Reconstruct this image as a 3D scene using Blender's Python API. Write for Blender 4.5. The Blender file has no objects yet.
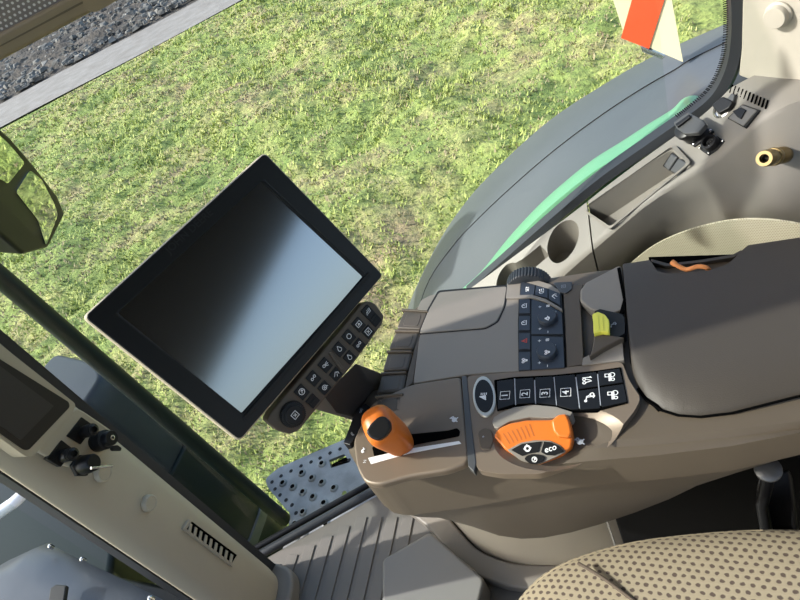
import bpy, bmesh, math, random
import numpy as np
from mathutils import Vector, Matrix

# ---------------------------------------------------------------- camera, light, exposure
sc = bpy.context.scene
COL = sc.collection
PITCH, ROLL, HEAD, FPX = math.radians(38), math.radians(28), math.radians(30), 601.0
_h = Vector((-math.sin(HEAD), math.cos(HEAD), 0)); _r = Vector((math.cos(HEAD), math.sin(HEAD), 0)); _z = Vector((0, 0, 1))
CF = _h*math.cos(PITCH) - _z*math.sin(PITCH); _u = _h*math.sin(PITCH) + _z*math.cos(PITCH)
CX = _r*math.cos(ROLL) - _u*math.sin(ROLL); CY = _r*math.sin(ROLL) + _u*math.cos(ROLL)
CP = Vector((0, 0, 1.3))
cd = bpy.data.cameras.new('camera'); cam = bpy.data.objects.new('camera', cd); COL.objects.link(cam)
M = Matrix((CX, CY, -CF)).transposed().to_4x4(); M.translation = CP
cam.matrix_world = M; cd.sensor_width = 36; cd.lens = FPX/800*36; cd.clip_start = .02; cd.clip_end = 500
sc.camera = cam
SUN_D = Vector((.82, .22, -.62)).normalized()          # the way the sunlight travels
w = bpy.data.worlds.new('sky'); sc.world = w; w.use_nodes = True
wn = w.node_tree; bg = wn.nodes['Background']; sky = wn.nodes.new('ShaderNodeTexSky')
sky.sky_type = 'NISHITA'; sky.sun_disc = False; sky.sun_elevation = math.asin(-SUN_D.z); sky.sun_rotation = math.radians(250)
sky.air_density = 1.0; sky.dust_density = 2.6
wn.links.new(sky.outputs[0], bg.inputs[0]); bg.inputs[1].default_value = .25
sl = bpy.data.lights.new('sun', 'SUN'); sl.energy = 4.3; sl.angle = math.radians(.8); sl.color = (1, .97, .92)
so = bpy.data.objects.new('sun', sl); COL.objects.link(so); so.rotation_euler = SUN_D.to_track_quat('-Z', 'Y').to_euler()
so.location = (-4, -2, 6)
sc.view_settings.view_transform = 'Standard'; sc.view_settings.look = 'None'; sc.view_settings.gamma = 1
sc.view_settings.exposure = 0.5; sc.view_settings.use_curve_mapping = False

# ---------------------------------------------------------------- measuring helpers: a line of sight meets a real plane
def ray(px, py): return CF + CX*((px-400)/FPX) - CY*((py-300)/FPX)
def on(px, py, P, n):
    d = ray(px, py); return CP + d*((Vector(P)-CP).dot(n)/d.dot(n))
def hz(px, py, z): return on(px, py, (0, 0, z), Vector((0, 0, 1)))
def hy(px, py, y): return on(px, py, (0, y, 0), Vector((0, 1, 0)))
def hx(px, py, x): return on(px, py, (x, 0, 0), Vector((1, 0, 0)))

# ---------------------------------------------------------------- materials
def mat(name, col, rough=.5, metal=0, bump=None, var=None, spec=None, coat=0, emis=None, trans=False):
    m = bpy.data.materials.new(name); m.use_nodes = True; nt = m.node_tree; b = nt.nodes['Principled BSDF']
    b.inputs['Base Color'].default_value = (*col, 1); b.inputs['Roughness'].default_value = rough; b.inputs['Metallic'].default_value = metal
    if spec is not None: b.inputs['Specular IOR Level'].default_value = spec
    if coat: b.inputs['Coat Weight'].default_value = coat; b.inputs['Coat Roughness'].default_value = .12
    tc = nt.nodes.new('ShaderNodeTexCoord')
    if var:   # scale, amount, second colour
        n = nt.nodes.new('ShaderNodeTexNoise'); n.inputs['Scale'].default_value = var[0]; n.inputs['Detail'].default_value = 6
        r = nt.nodes.new('ShaderNodeValToRGB'); r.color_ramp.elements[0].position = .5-var[1]; r.color_ramp.elements[1].position = .5+var[1]
        r.color_ramp.elements[0].color = (*col, 1); r.color_ramp.elements[1].color = (*var[2], 1)
        nt.links.new(tc.outputs['Object'], n.inputs[0]); nt.links.new(n.outputs[0], r.inputs[0]); nt.links.new(r.outputs[0], b.inputs['Base Color'])
    if bump:  # scale, strength, distance
        n = nt.nodes.new('ShaderNodeTexNoise'); n.inputs['Scale'].default_value = bump[0]; n.inputs['Detail'].default_value = 3
        bp = nt.nodes.new('ShaderNodeBump'); bp.inputs['Strength'].default_value = bump[1]; bp.inputs['Distance'].default_value = bump[2]
        nt.links.new(tc.outputs['Object'], n.inputs[0]); nt.links.new(n.outputs[0], bp.inputs['Height']); nt.links.new(bp.outputs[0], b.inputs['Normal'])
    return m
taupe = mat('taupe_plastic', (.096, .076, .056), .48, bump=(900, .25, .0006), spec=.35)
taupe_met = mat('metallic_taupe', (.185, .142, .103), .42, metal=.25, bump=(1400, .2, .0004))
taupe_lite = mat('grey_taupe', (.225, .203, .175), .5, bump=(900, .2, .0005), spec=.4)
pad_m = mat('soft_pad', (.052, .043, .035), .55, bump=(700, .5, .0008))
beige = mat('beige_plastic', (.46, .40, .30), .55, bump=(800, .2, .0005))
panel_m = mat('panel_plastic', (.43, .40, .335), .55, bump=(700, .2, .0005))
console_m = mat('console_plastic', (.205, .19, .165), .5, bump=(800, .25, .0006))
black = mat('black_plastic', (.010, .010, .011), .35, spec=.3)
black_soft = mat('black_soft', (.016, .017, .018), .55, spec=.25)
key_m = mat('key_black', (.009, .0095, .011), .38, spec=.25)
key_blue = mat('key_slate', (.028, .035, .048), .4)
dark_void = mat('deep_black', (.003, .003, .003), .9, spec=0)
rubber = mat('rubber_seal', (.03, .033, .038), .45)
bezel_m = mat('monitor_bezel', (.009, .010, .012), .42, spec=.3)
paddle_m = mat('paddle_plastic', (.085, .072, .058), .42, spec=.3)
screen_m = mat('screen_glass', (.006, .007, .010), .13, spec=1.0, coat=1)
screen_m.node_tree.nodes['Principled BSDF'].inputs['Coat IOR'].default_value = 2.8
orange = mat('orange_plastic', (.62, .155, .018), .38, spec=.45)
yellow = mat('yellow_plastic', (.78, .76, .10), .4)
silver_t = mat('silver_trim', (.55, .52, .45), .3, metal=.7)
orange_d = mat('orange_groove', (.42, .11, .015), .5)
white_p = mat('white_print', (.8, .8, .8), .5)
grey_p = mat('grey_print', (.30, .32, .36), .5)
red_p = mat('red_print', (.55, .06, .04), .5)
steel = mat('bright_steel', (.6, .6, .6), .25, metal=1)
brass = mat('brass', (.30, .225, .11), .42, metal=1)
strip_m = mat('slate_strip', (.060, .062, .065), .42)
fender_m = mat('fender_rubber', (.072, .082, .090), .42, bump=(60, .15, .002), var=(3, .3, (.098, .109, .118)))
green_m = mat('green_paint', (.13, .33, .19), .35)
dkgreen = mat('dark_green_paint', (.007, .014, .012), .4, spec=.25)
hood_sky_sheen = mat('hood_sky_sheen', (.04, .048, .066), .34, var=(9, .25, (.06, .07, .09)))  # blue-grey base puts the hood's sky reflection into its colour
galv = mat('galvanised_steel', (.23, .235, .235), .42, metal=.25, var=(14, .15, (.36, .37, .37)), bump=(30, .15, .002))
floor_m = mat('floor_rubber', (.145, .135, .12), .6, bump=(500, .3, .0006))
grey_box = mat('grey_plastic', (.17, .165, .155), .5, bump=(500, .3, .0005))
road_m = mat('gravel', (.19, .172, .16), .9, bump=(14, .5, .02), var=(3, .2, (.26, .245, .235)))
soil_m = mat('rubble_soil', (.045, .040, .037), .95, var=(2.2, .2, (.10, .085, .075)), bump=(7, 1, .1))
rock_m = mat('rock', (.07, .066, .062), .9, var=(1.5, .12, (.22, .21, .20)))
trunkd = mat('blind_bar', (.28, .22, .14), .5)
white_paint = mat('white_paint', (.75, .78, .85), .35)
sign_y = mat('sign_cream', (.82, .76, .50), .4)
sign_r = mat('sign_red', (.85, .10, .03), .4)
cloth_blk = mat('seat_suspension', (.005, .005, .006), .6, spec=.15)
ceil_m = mat('roof_lining', (.22, .20, .17), .8)
cordm = mat('strap_orange', (.75, .27, .08), .5)

def glass_mat():
    m = bpy.data.materials.new('window_glass'); m.use_nodes = True; nt = m.node_tree
    for n in list(nt.nodes): nt.nodes.remove(n)
    o = nt.nodes.new('ShaderNodeOutputMaterial'); mx = nt.nodes.new('ShaderNodeMixShader'); t = nt.nodes.new('ShaderNodeBsdfTransparent')
    g = nt.nodes.new('ShaderNodeBsdfGlossy'); g.inputs['Roughness'].default_value = .01; t.inputs[0].default_value = (.95, .975, .955, 1)
    f = nt.nodes.new('ShaderNodeFresnel'); f.inputs[0].default_value = 1.3
    ge = nt.nodes.new('ShaderNodeNewGeometry'); q = nt.nodes.new('ShaderNodeMath'); q.operation = 'SUBTRACT'; q.inputs[0].default_value = 1; nt.links.new(ge.outputs['Backfacing'], q.inputs[1])
    k = nt.nodes.new('ShaderNodeMath'); k.operation = 'MULTIPLY'; nt.links.new(f.outputs[0], k.inputs[0]); nt.links.new(q.outputs[0], k.inputs[1])
    nt.links.new(k.outputs[0], mx.inputs[0]); nt.links.new(t.outputs[0], mx.inputs[1]); nt.links.new(g.outputs[0], mx.inputs[2]); nt.links.new(mx.outputs[0], o.inputs[0])
    return m
glass = glass_mat()
mirror_m = mat('mirror_glass', (.75, .8, .75), .02, metal=1)

def dots_mat(name, base, dot, sx, sy, rad, rough=.8, axes=('X', 'Y'), clump=0, rot=0, bumpy=0, stagger=True):
    """staggered rows of dots, a woven or perforated pattern, in the object's own metres"""
    m = mat(name, base, rough); nt = m.node_tree; b = nt.nodes['Principled BSDF']
    tc = nt.nodes.new('ShaderNodeTexCoord'); sp = nt.nodes.new('ShaderNodeSeparateXYZ')
    src = tc.outputs['Object']
    if clump:
        nz = nt.nodes.new('ShaderNodeTexNoise'); nz.inputs['Scale'].default_value = 160
        ad = nt.nodes.new('ShaderNodeVectorMath'); ad.operation = 'MULTIPLY_ADD'
        ad.inputs[1].default_value = (clump,)*3; nt.links.new(src, nz.inputs[0]); nt.links.new(nz.outputs[1], ad.inputs[0]); nt.links.new(src, ad.inputs[2]); src = ad.outputs[0]
    mp = nt.nodes.new('ShaderNodeMapping'); mp.inputs['Rotation'].default_value = (0, 0, rot); nt.links.new(src, mp.inputs[0]); nt.links.new(mp.outputs[0], sp.inputs[0])
    def mt(op, a, bb=None):
        n = nt.nodes.new('ShaderNodeMath'); n.operation = op
        for i, v in enumerate((a, bb)):
            if v is None: continue
            if isinstance(v, (int, float)): n.inputs[i].default_value = v
            else: nt.links.new(v, n.inputs[i])
        return n.outputs[0]
    u = mt('DIVIDE', sp.outputs[axes[0]], sx); v = mt('DIVIDE', sp.outputs[axes[1]], sy)
    row = mt('FLOOR', v); off = mt('MULTIPLY', mt('FLOORED_MODULO', row, 2), .5 if stagger else 0)
    fu = mt('SUBTRACT', mt('FRACT', mt('ADD', u, off)), .5); fv = mt('SUBTRACT', mt('FRACT', v), .5)
    d = mt('SQRT', mt('ADD', mt('MULTIPLY', mt('MULTIPLY', fu, fu), 1), mt('MULTIPLY', fv, fv)))
    r = nt.nodes.new('ShaderNodeValToRGB'); r.color_ramp.elements[0].position = rad*.8; r.color_ramp.elements[1].position = rad*1.2
    r.color_ramp.elements[0].color = (*dot, 1); r.color_ramp.elements[1].color = (*base, 1)
    nt.links.new(d, r.inputs[0]); nt.links.new(r.outputs[0], b.inputs['Base Color'])
    bp = nt.nodes.new('ShaderNodeBump'); bp.inputs['Strength'].default_value = .5; bp.inputs['Distance'].default_value = bumpy or .001
    nt.links.new(d, bp.inputs['Height']); nt.links.new(bp.outputs[0], b.inputs['Normal'])
    return m
seat_m = dots_mat('seat_fabric', (.31, .26, .18), (.085, .06, .048), .0105, .0090, .27, .9, clump=.0035, rot=.12)
mesh_m = dots_mat('lining_mesh', (.47, .44, .32), (.31, .285, .20), .0034, .0034, .33, .85, axes=('X', 'Z'))
arch_m = dots_mat('lining_fabric', (.50, .43, .33), (.44, .38, .28), .0028, .0028, .3, .9, axes=('X', 'Z'))
blind_m = dots_mat('blind_mesh', (.25, .22, .21), (.75, .73, .72), .0062, .0062, .25, .8, axes=('X', 'Z'))

# ---------------------------------------------------------------- object helpers
def link(name, me, m, parent=None, smooth=True, bevel=0, seg=3, ang=35, sub=0):
    o = bpy.data.objects.new(name, me); COL.objects.link(o)
    if m and not me.materials: me.materials.append(m)
    if smooth:
        for p in me.polygons: p.use_smooth = True
        if not bevel: me.set_sharp_from_angle(angle=math.radians(42))
    if bevel:
        b = o.modifiers.new('b', 'BEVEL'); b.width = bevel; b.segments = seg; b.limit_method = 'ANGLE'; b.angle_limit = math.radians(ang); b.use_clamp_overlap = True
    if sub: s = o.modifiers.new('s', 'SUBSURF'); s.levels = s.render_levels = sub
    if bevel: o.modifiers.new('wn', 'WEIGHTED_NORMAL').keep_sharp = True
    if parent is not None:
        o.parent = parent; o.matrix_parent_inverse = Matrix.Translation(-world_loc(parent))
    return o
def world_loc(o):
    p = o.location.copy(); q = o.parent
    if q is not None: p = p + Vector((0, 0, 0))
    return p
def me_from(verts, faces):
    me = bpy.data.meshes.new('m'); me.from_pydata([tuple(v) for v in verts], [], faces); me.update()
    bm = bmesh.new(); bm.from_mesh(me); bmesh.ops.recalc_face_normals(bm, faces=bm.faces); bm.to_mesh(me); bm.free()
    return me
def thing(name, label, cat, loc, group=None):
    o = bpy.data.objects.new(name, None); COL.objects.link(o); o.location = loc; o.empty_display_size = .05
    o['label'] = label; o['category'] = cat
    if group: o['group'] = group
    return o
def tag(o, label, cat, group=None, kind=None):
    o['label'] = label; o['category'] = cat
    if group: o['group'] = group
    if kind: o['kind'] = kind
    return o
def struct(o): o['kind'] = 'structure'; return o

def roundpts(P, r, n=5):
    """rounds the corners of a flat polygon of 3D points"""
    if not r: return [Vector(p) for p in P]
    out = []; N = len(P)
    for i in range(N):
        a, b, c = Vector(P[i-1]), Vector(P[i]), Vector(P[(i+1) % N])
        u, v = (a-b), (c-b); k = min(r, u.length*.48, v.length*.48)
        p0, p1 = b+u.normalized()*k, b+v.normalized()*k
        for j in range(n+1):
            t = j/n; out.append(p0*(1-t)**2 + b*2*t*(1-t) + p1*t*t)
    return out
def slab(name, pts, n, th, m, parent=None, bevel=0, r=0, smooth=True, seg=3, rn=5):
    """solid plate: a flat outline of 3D points, its visible face towards n, th metres thick behind it"""
    pts = roundpts(pts, r, rn); n = Vector(n).normalized(); N = len(pts)
    v = [p for p in pts] + [p-n*th for p in pts]
    f = [list(range(N)), list(range(2*N-1, N-1, -1))] + [[i, (i+1) % N, (i+1) % N+N, i+N] for i in range(N)]
    return link(name, me_from(v, f), m, parent, smooth, bevel, seg)
def plate(name, px, P, n, th, m, parent=None, bevel=0, r=0, lift=0, **k):
    n = Vector(n).normalized(); P = Vector(P)+n*lift
    return slab(name, [on(x, y, P, n) for x, y in px], n, th, m, parent, bevel, r, **k)
def loft(name, rings, m, parent=None, closed=True, caps=True, bevel=0, sub=0, smooth=True, seg=3, ang=35):
    N = len(rings[0]); v = [p for r in rings for p in r]; f = []
    for i in range(len(rings)-1):
        for j in range(N if closed else N-1):
            k = (j+1) % N; f.append([i*N+j, i*N+k, (i+1)*N+k, (i+1)*N+j])
    if caps: f += [list(range(N)), list(range(len(v)-N, len(v)))[::-1]]
    return link(name, me_from(v, f), m, parent, smooth, bevel, seg, ang, sub)
def frame_of(ax):
    ax = Vector(ax).normalized(); t = Vector((0, 0, 1)) if abs(ax.z) < .9 else Vector((1, 0, 0))
    u = ax.cross(t).normalized(); return u, ax.cross(u).normalized(), ax
def lathe(name, P, ax, prof, m, parent=None, n=40, bevel=0, knurl=0, kamp=0, smooth=True):
    """prof: (radius, height) from the base along ax; knurl: ribs round the rim"""
    u, v, a = frame_of(ax); P = Vector(P); rings = []
    if knurl: n = knurl*4
    for r, h, *kk in prof:
        k = kamp if (kk and kk[0]) else 0
        rings.append([P + a*h + (u*math.cos(2*math.pi*i/n)+v*math.sin(2*math.pi*i/n))*(r-(k if (i % 4) in (0, 1) else 0)) for i in range(n)])
    return loft(name, rings, m, parent, smooth=smooth and not knurl, bevel=bevel)
def tube(name, pts, r, m, parent=None, n=12, closed=False):
    pts = [Vector(p) for p in pts]; rings = []
    rs = r if isinstance(r, (list, tuple)) else [r]*len(pts); up = None
    for i, p in enumerate(pts):
        d = (pts[min(i+1, len(pts)-1)]-pts[max(i-1, 0)]).normalized()
        if up is None: up = frame_of(d)[0]
        up = (up-d*up.dot(d)).normalized(); w_ = d.cross(up)
        rings.append([p+(up*math.cos(2*math.pi*j/n)+w_*math.sin(2*math.pi*j/n))*rs[i] for j in range(n)])
    return loft(name, rings, m, parent)
def spline(P, n=8):
    P = [Vector(p) for p in P]; out = []
    for i in range(len(P)-1):
        a, b, c, d = P[max(i-1, 0)], P[i], P[i+1], P[min(i+2, len(P)-1)]
        for j in range(n):
            t = j/n; out.append(.5*((2*b)+(c-a)*t+(2*a-5*b+4*c-d)*t*t+(3*b-a-3*c+d)*t**3))
    return out+[P[-1]]
def box(name, lo, hi, m, parent=None, bevel=0, seg=3):
    x0, y0, z0 = lo; x1, y1, z1 = hi
    return slab(name, [(x0, y0, z1), (x1, y0, z1), (x1, y1, z1), (x0, y1, z1)], (0, 0, 1), z1-z0, m, parent, bevel, seg=seg)
def cut(o, c):
    """take the shape c out of o for good and throw c away"""
    for mod in list(c.modifiers)+[]: pass
    md = o.modifiers.new('cut', 'BOOLEAN'); md.operation = 'DIFFERENCE'; md.object = c; md.solver = 'EXACT'
    while o.modifiers[0] != md and o.modifiers.find('cut') > 0: o.modifiers.move(o.modifiers.find('cut'), 0)
    keep = [x for x in o.modifiers if x != md]; st = [x.show_viewport for x in keep]
    for x in keep: x.show_viewport = False
    bpy.context.view_layer.update(); dg = bpy.context.evaluated_depsgraph_get()
    me = bpy.data.meshes.new_from_object(o.evaluated_get(dg)); o.modifiers.remove(md)
    for x, s in zip(keep, st): x.show_viewport = s
    for p in me.polygons: p.use_smooth = True
    me.set_sharp_from_angle(angle=math.radians(34))
    o.data = me; bpy.data.objects.remove(c)
    return o
def letters(name, s, P, right, up, size, m, parent=None, th=.0004, align='CENTER', bold=0):
    cu = bpy.data.curves.new('t', 'FONT'); cu.body = s; cu.size = 1; cu.align_x = align; cu.align_y = 'CENTER'; cu.resolution_u = 3; cu.offset = bold
    t = bpy.data.objects.new('t', cu); COL.objects.link(t); bpy.context.view_layer.update()
    me = bpy.data.meshes.new_from_object(t.evaluated_get(bpy.context.evaluated_depsgraph_get())); bpy.data.objects.remove(t)
    r = Vector(right).normalized(); u = Vector(up).normalized(); n = r.cross(u).normalized(); P = Vector(P)
    bm = bmesh.new(); bm.from_mesh(me)
    for v in bm.verts: v.co = P + r*v.co.x*size + u*v.co.y*size + n*th
    bm.to_mesh(me); bm.free(); me.materials.clear()
    return link(name, me, m, parent, smooth=False)

# printed symbols: strokes in a unit square
def circ(cx, cy, r, a0=0, a1=360, n=14): return [(cx+r*math.cos(math.radians(a0+(a1-a0)*i/n)), cy+r*math.sin(math.radians(a0+(a1-a0)*i/n))) for i in range(n+1)]
def rr(x0, y0, x1, y1): return [(x0, y0), (x1, y0), (x1, y1), (x0, y1), (x0, y0)]
IC = {
 'tractor': [rr(-.5, -.15, .05, .2), rr(.05, -.15, .35, .45), circ(-.38, -.28, .14), circ(.2, -.25, .24)],
 'tractor_fill': [[(-.5, 0), (.3, 0)], [(-.5, .1), (.3, .1)], rr(.0, .1, .35, .45), circ(-.35, -.25, .15), circ(.2, -.2, .25), [(-.5, -.1), (.3, -.1)]],
 'hitch': [[(-.45, .4), (.1, .3), (.35, -.1)], circ(-.4, .4, .1), circ(.3, -.2, .18), [(.0, .3), (.1, -.45)], [(-.1, -.3), (.1, -.45), (.3, -.35)]],
 'gear': [circ(0, 0, .3), circ(0, 0, .42), [(0, .42), (0, .55)], [(-.42, 0), (-.55, 0)], [(.42, 0), (.55, 0)]],
 'ring': [circ(0, 0, .38)], 'drop': [circ(0, -.12, .3, 130, 410), [(-.2, .1), (0, .5), (.22, .1)]],
 'bars': [[(-.5, -.3), (-.25, .1)], [(-.2, -.3), (0, .3)], [(.1, -.3), (.25, .3)], [(.35, -.3), (.5, .3)]],
 'gauge': [circ(0, 0, .42, -20, 200), [(-.45, -.3), (.45, -.3)], [(0, 0), (.2, .25)]],
 'frame': [rr(-.45, -.35, .45, .35), [(-.2, -.1), (0, .15), (.2, -.1), (-.2, -.1)]],
 'link': [circ(-.28, 0, .18), circ(.28, .1, .18), [(-.1, 0), (.1, .05)]],
 'x': [rr(-.45, -.45, .45, .45), [(-.2, -.2), (.2, .2)], [(-.2, .2), (.2, -.2)]],
 'steer': [circ(0, 0, .45), [(-.15, -.2), (.2, .2)], [(-.05, .2), (.2, .2), (.2, -.05)]],
 'sat': [[(-.5, -.3), (0, .45), (.1, -.2), (-.5, -.3)], [(-.35, -.2), (0, .3)], [(-.2, -.2), (.02, .2)], [(-.1, -.25), (.04, .1)], [(.2, .1), (.45, .1)], [(.2, -.1), (.45, -.1)], [(.2, -.3), (.45, -.3)], [(.2, .3), (.45, .3)]],
 'hare': [circ(0, 0, .28), circ(0, 0, .18), circ(0, 0, .08), circ(.3, .25, .14), [(.35, .35), (.2, .6)], [(-.2, -.25), (-.35, -.45)], [(.1, -.25), (.25, -.45)]],
 'turtle': [circ(0, 0, .3, 0, 180), circ(0, 0, .18, 0, 180), [(-.35, 0), (.4, 0), (.5, .15)], [(-.2, 0), (-.25, -.2)], [(.2, 0), (.25, -.2)], circ(0, .08, .08)],
 'plus': [[(-.4, 0), (.4, 0)], [(0, -.4), (0, .4)]], 'minus': [[(-.4, 0), (.4, 0)]],
 'tri': [[(-.4, -.35), (.4, -.35), (0, .4), (-.4, -.35)], [(0, -.15), (0, .15)]],
 'lamp': [circ(-.1, 0, .3, 90, 270), [(-.1, -.3), (-.1, .3)], [(.1, .25), (.45, .25)], [(.1, 0), (.45, 0)], [(.1, -.25), (.45, -.25)]],
 'list': [rr(-.4, -.4, .4, .4), [(-.2, .15), (.25, .15)], [(-.2, -.1), (.25, -.1)]],
 'arrow': [[(-.45, -.1), (.1, .3), (.45, 0)], [(.2, .1), (.45, 0), (.4, -.3)], [(-.1, -.4), (.15, -.1)]],
 'wheel_cable': [circ(0, 0, .35), circ(0, 0, .12), [(.35, 0), (.55, -.2)]],
 'diff': [circ(-.25, .2, .16), circ(.25, .2, .16), [(-.25, .0), (-.1, -.4), (.1, -.4), (.25, 0)], [(-.1, .2), (.1, .2)], [(0, .2), (0, -.4)]],
 'diffs': [circ(-.3, .25, .14), circ(.1, .25, .14), [(-.3, .1), (-.15, -.45)], [(.1, .1), (-.05, -.35)], [(.3, .4), (.3, -.4)], [(.4, -.3), (.25, -.45)]],
 'pump': [circ(0, 0, .32), circ(0, 0, .2), rr(-.1, .3, .1, .45), [(-.55, -.1), (-.3, -.1)], [(.32, 0), (.5, 0)]],
 'hand': [circ(-.3, 0, .2), [(-.1, .05), (.5, .2)], [(-.1, -.05), (.5, -.1)], [(0, -.2), (.3, -.4)]],
 'phone': [[(-.3, -.45), (-.35, -.1), (.1, .35), (.4, .3)], [(-.15, -.4), (-.2, -.15), (.15, .15), (.4, .15)]],
}
def symbol(kind, P, right, up, size, m, parent=None, w_=.1, th=.0005):
    r = Vector(right).normalized(); u = Vector(up).normalized(); n = r.cross(u).normalized(); P = Vector(P)+n*th
    V = []; Fc = []
    for st in IC[kind]:
        for a, b in zip(st, st[1:]):
            n_ = n*(len(Fc)*1.5e-5)
            a, b = Vector(a), Vector(b); d = (b-a)
            if d.length < 1e-5: continue
            d.normalize(); q = Vector((-d.y, d.x))*w_/2; a2, b2 = a-d*w_*.3, b+d*w_*.3; k = len(V)
            for p in (a2-q, b2-q, b2+q, a2+q): V.append(P+n_+(r*p.x+u*p.y)*size)
            Fc.append([k, k+1, k+2, k+3])
    me = bpy.data.meshes.new('s'); me.from_pydata([tuple(v) for v in V], [], Fc); me.update()
    return link('symbol', me, m, parent, smooth=False)

# ================================================================ OUTSIDE
GZ = -1.45
rng = np.random.default_rng(5)
LUMP = [(.013, 9.1, 5.2, 0), (.012, -7.3, 10.4, 1), (.011, 13.9, -3.1, 2), (.009, 4.4, 17.3, 3), (.007, 21.0, 9.7, 4), (.007, -17.0, 15.5, 5)]
def lump(x, y): return sum(a*math.sin(kx*x+ky*y+p+1.3*math.sin(.9*ky*x-.8*kx*y)) for a, kx, ky, p in LUMP)
def gnoise(x, y):
    l = sum(a*np.sin(kx*x+ky*y+p+1.3*np.sin(.9*ky*x-.8*kx*y)) for a, kx, ky, p in LUMP)
    return l+(.05*np.sin(x*1.3+np.sin(y*.9)*2)+.04*np.sin(y*1.7+1+np.sin(x*1.1)*1.5)+.03*np.sin(x*3.1+y*2.3)+.02*np.sin(x*5.3-y*4.1))
RU = np.array([math.cos(HEAD), math.sin(HEAD)]); RV = np.array([-math.sin(HEAD), math.cos(HEAD)])   # along / away from the road
# road: depth range along the view heading
rd0 = hz(5, 127, GZ).xy.dot(_h.xy); rd1 = hz(199, 0, GZ).xy.dot(_h.xy)
def ground_mat():
    m = mat('grass_ground', (.2, .25, .07), .95); nt = m.node_tree; b = nt.nodes['Principled BSDF']
    tc = nt.nodes.new('ShaderNodeTexCoord')
    def noise(s, d, sx=None):
        n = nt.nodes.new('ShaderNodeTexNoise'); n.inputs['Scale'].default_value = s; n.inputs['Detail'].default_value = d; n.inputs['Roughness'].default_value = .65
        nt.links.new(tc.outputs['Object'], n.inputs[0]); return n.outputs[0]
    def ramp(src, els):
        r = nt.nodes.new('ShaderNodeValToRGB'); nt.links.new(src, r.inputs[0])
        while len(r.color_ramp.elements) < len(els): r.color_ramp.elements.new(.5)
        for e, (p, c) in zip(r.color_ramp.elements, els): e.position = p; e.color = (*c, 1)
        return r.outputs[0]
    a = ramp(noise(1.1, 8), [(.34, (.17, .24, .065)), (.47, (.27, .33, .095)), (.56, (.36, .36, .14)), (.68, (.30, .235, .14))])
    c = ramp(noise(14, 6), [(.3, (.35, .35, .3)), (.5, (1, 1, 1)), (.7, (1.5, 1.5, 1.35))])
    mx = nt.nodes.new('ShaderNodeMix'); mx.data_type = 'RGBA'; mx.blend_type = 'MULTIPLY'; mx.inputs[0].default_value = .8
    nt.links.new(a, mx.inputs[6]); nt.links.new(c, mx.inputs[7]); nt.links.new(mx.outputs[2], b.inputs['Base Color'])
    bp = nt.nodes.new('ShaderNodeBump'); bp.inputs['Strength'].default_value = .9; bp.inputs['Distance'].default_value = .06
    nt.links.new(noise(16, 8), bp.inputs['Height']); nt.links.new(bp.outputs[0], b.inputs['Normal'])
    return m
def gridmesh(name, u0, u1, v0, v1, nu, nv, zf, m):
    U, V_ = np.meshgrid(np.linspace(u0, u1, nu), np.linspace(v0, v1, nv)); x = U*RU[0]+V_*RV[0]; y = U*RU[1]+V_*RV[1]
    z = zf(x, y, U, V_); v = np.stack([x, y, z], -1).reshape(-1, 3)
    f = [[j*nu+i, j*nu+i+1, (j+1)*nu+i+1, (j+1)*nu+i] for j in range(nv-1) for i in range(nu-1)]
    me = bpy.data.meshes.new(name); me.from_pydata(v.tolist(), [], f); me.update(); return link(name, me, m)
gm_ = ground_mat()
struct(gridmesh('ground', -45, 40, -12, rd0+.3, 200, 90, lambda x, y, u, v: GZ-.10+0*x, gm_))
ground = gridmesh('ground', -30, 12, -1, rd0+.3, 800, 300, lambda x, y, u, v: GZ+gnoise(x, y)*np.clip((rd0-v)/1.5, 0, 1), gm_)
struct(ground)
road = gridmesh('gravel_road', -45, 30, rd0, rd1, 120, 8, lambda x, y, u, v: GZ+.03+.015*np.sin(u*.7), road_m)
struct(road)
bank = gridmesh('soil_bank', -60, 30, rd1-.1, rd1+14, 220, 60, lambda x, y, u, v: GZ+.02+np.clip(v-rd1, 0, 9)*.10+np.abs(gnoise(x*2.2, y*2.0))*2.2*np.clip(v-rd1, 0, 1), soil_m)
struct(bank)

# rubble: small stones on the bank and along the road
def stones(name, n, urange, vrange, smin, smax, m, zb):
    V = []; Fc = []
    base = [(-1, -1, -.6), (1, -1, -.5), (1, 1, -.6), (-1, 1, -.5), (-.7, -.6, .6), (.7, -.7, .5), (.6, .7, .7), (-.6, .6, .5)]
    fq = [[0, 3, 2, 1], [4, 5, 6, 7], [0, 1, 5, 4], [1, 2, 6, 5], [2, 3, 7, 6], [3, 0, 4, 7]]
    for i in range(n):
        u = rng.uniform(*urange); v = vrange[0]+(vrange[1]-vrange[0])*rng.random()**1.4; s = smin+(smax-smin)*rng.random()**3
        x, y = u*RU[0]+v*RV[0], u*RU[1]+v*RV[1]; a = rng.uniform(0, 6.3); k = len(V); z = zb(u, v)
        for p in base:
            q = np.array(p)*rng.uniform(.6, 1.3, 3)*s
            V.append((x+q[0]*math.cos(a)-q[1]*math.sin(a), y+q[0]*math.sin(a)+q[1]*math.cos(a), z+q[2]*.7))
        Fc += [[k+j for j in f] for f in fq]
    me = bpy.data.meshes.new(name); me.from_pydata(V, [], Fc); me.update(); return link(name, me, m, smooth=False)
tag(stones('rubble', 9000, (-30, 8), (rd1+.1, rd1+9), .015, .15, rock_m, lambda u, v: GZ+.08+(v-rd1)*.10+.05), 'loose grey stones strewn over the dark soil bank beyond the gravel road', 'rubble', kind='stuff')

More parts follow.
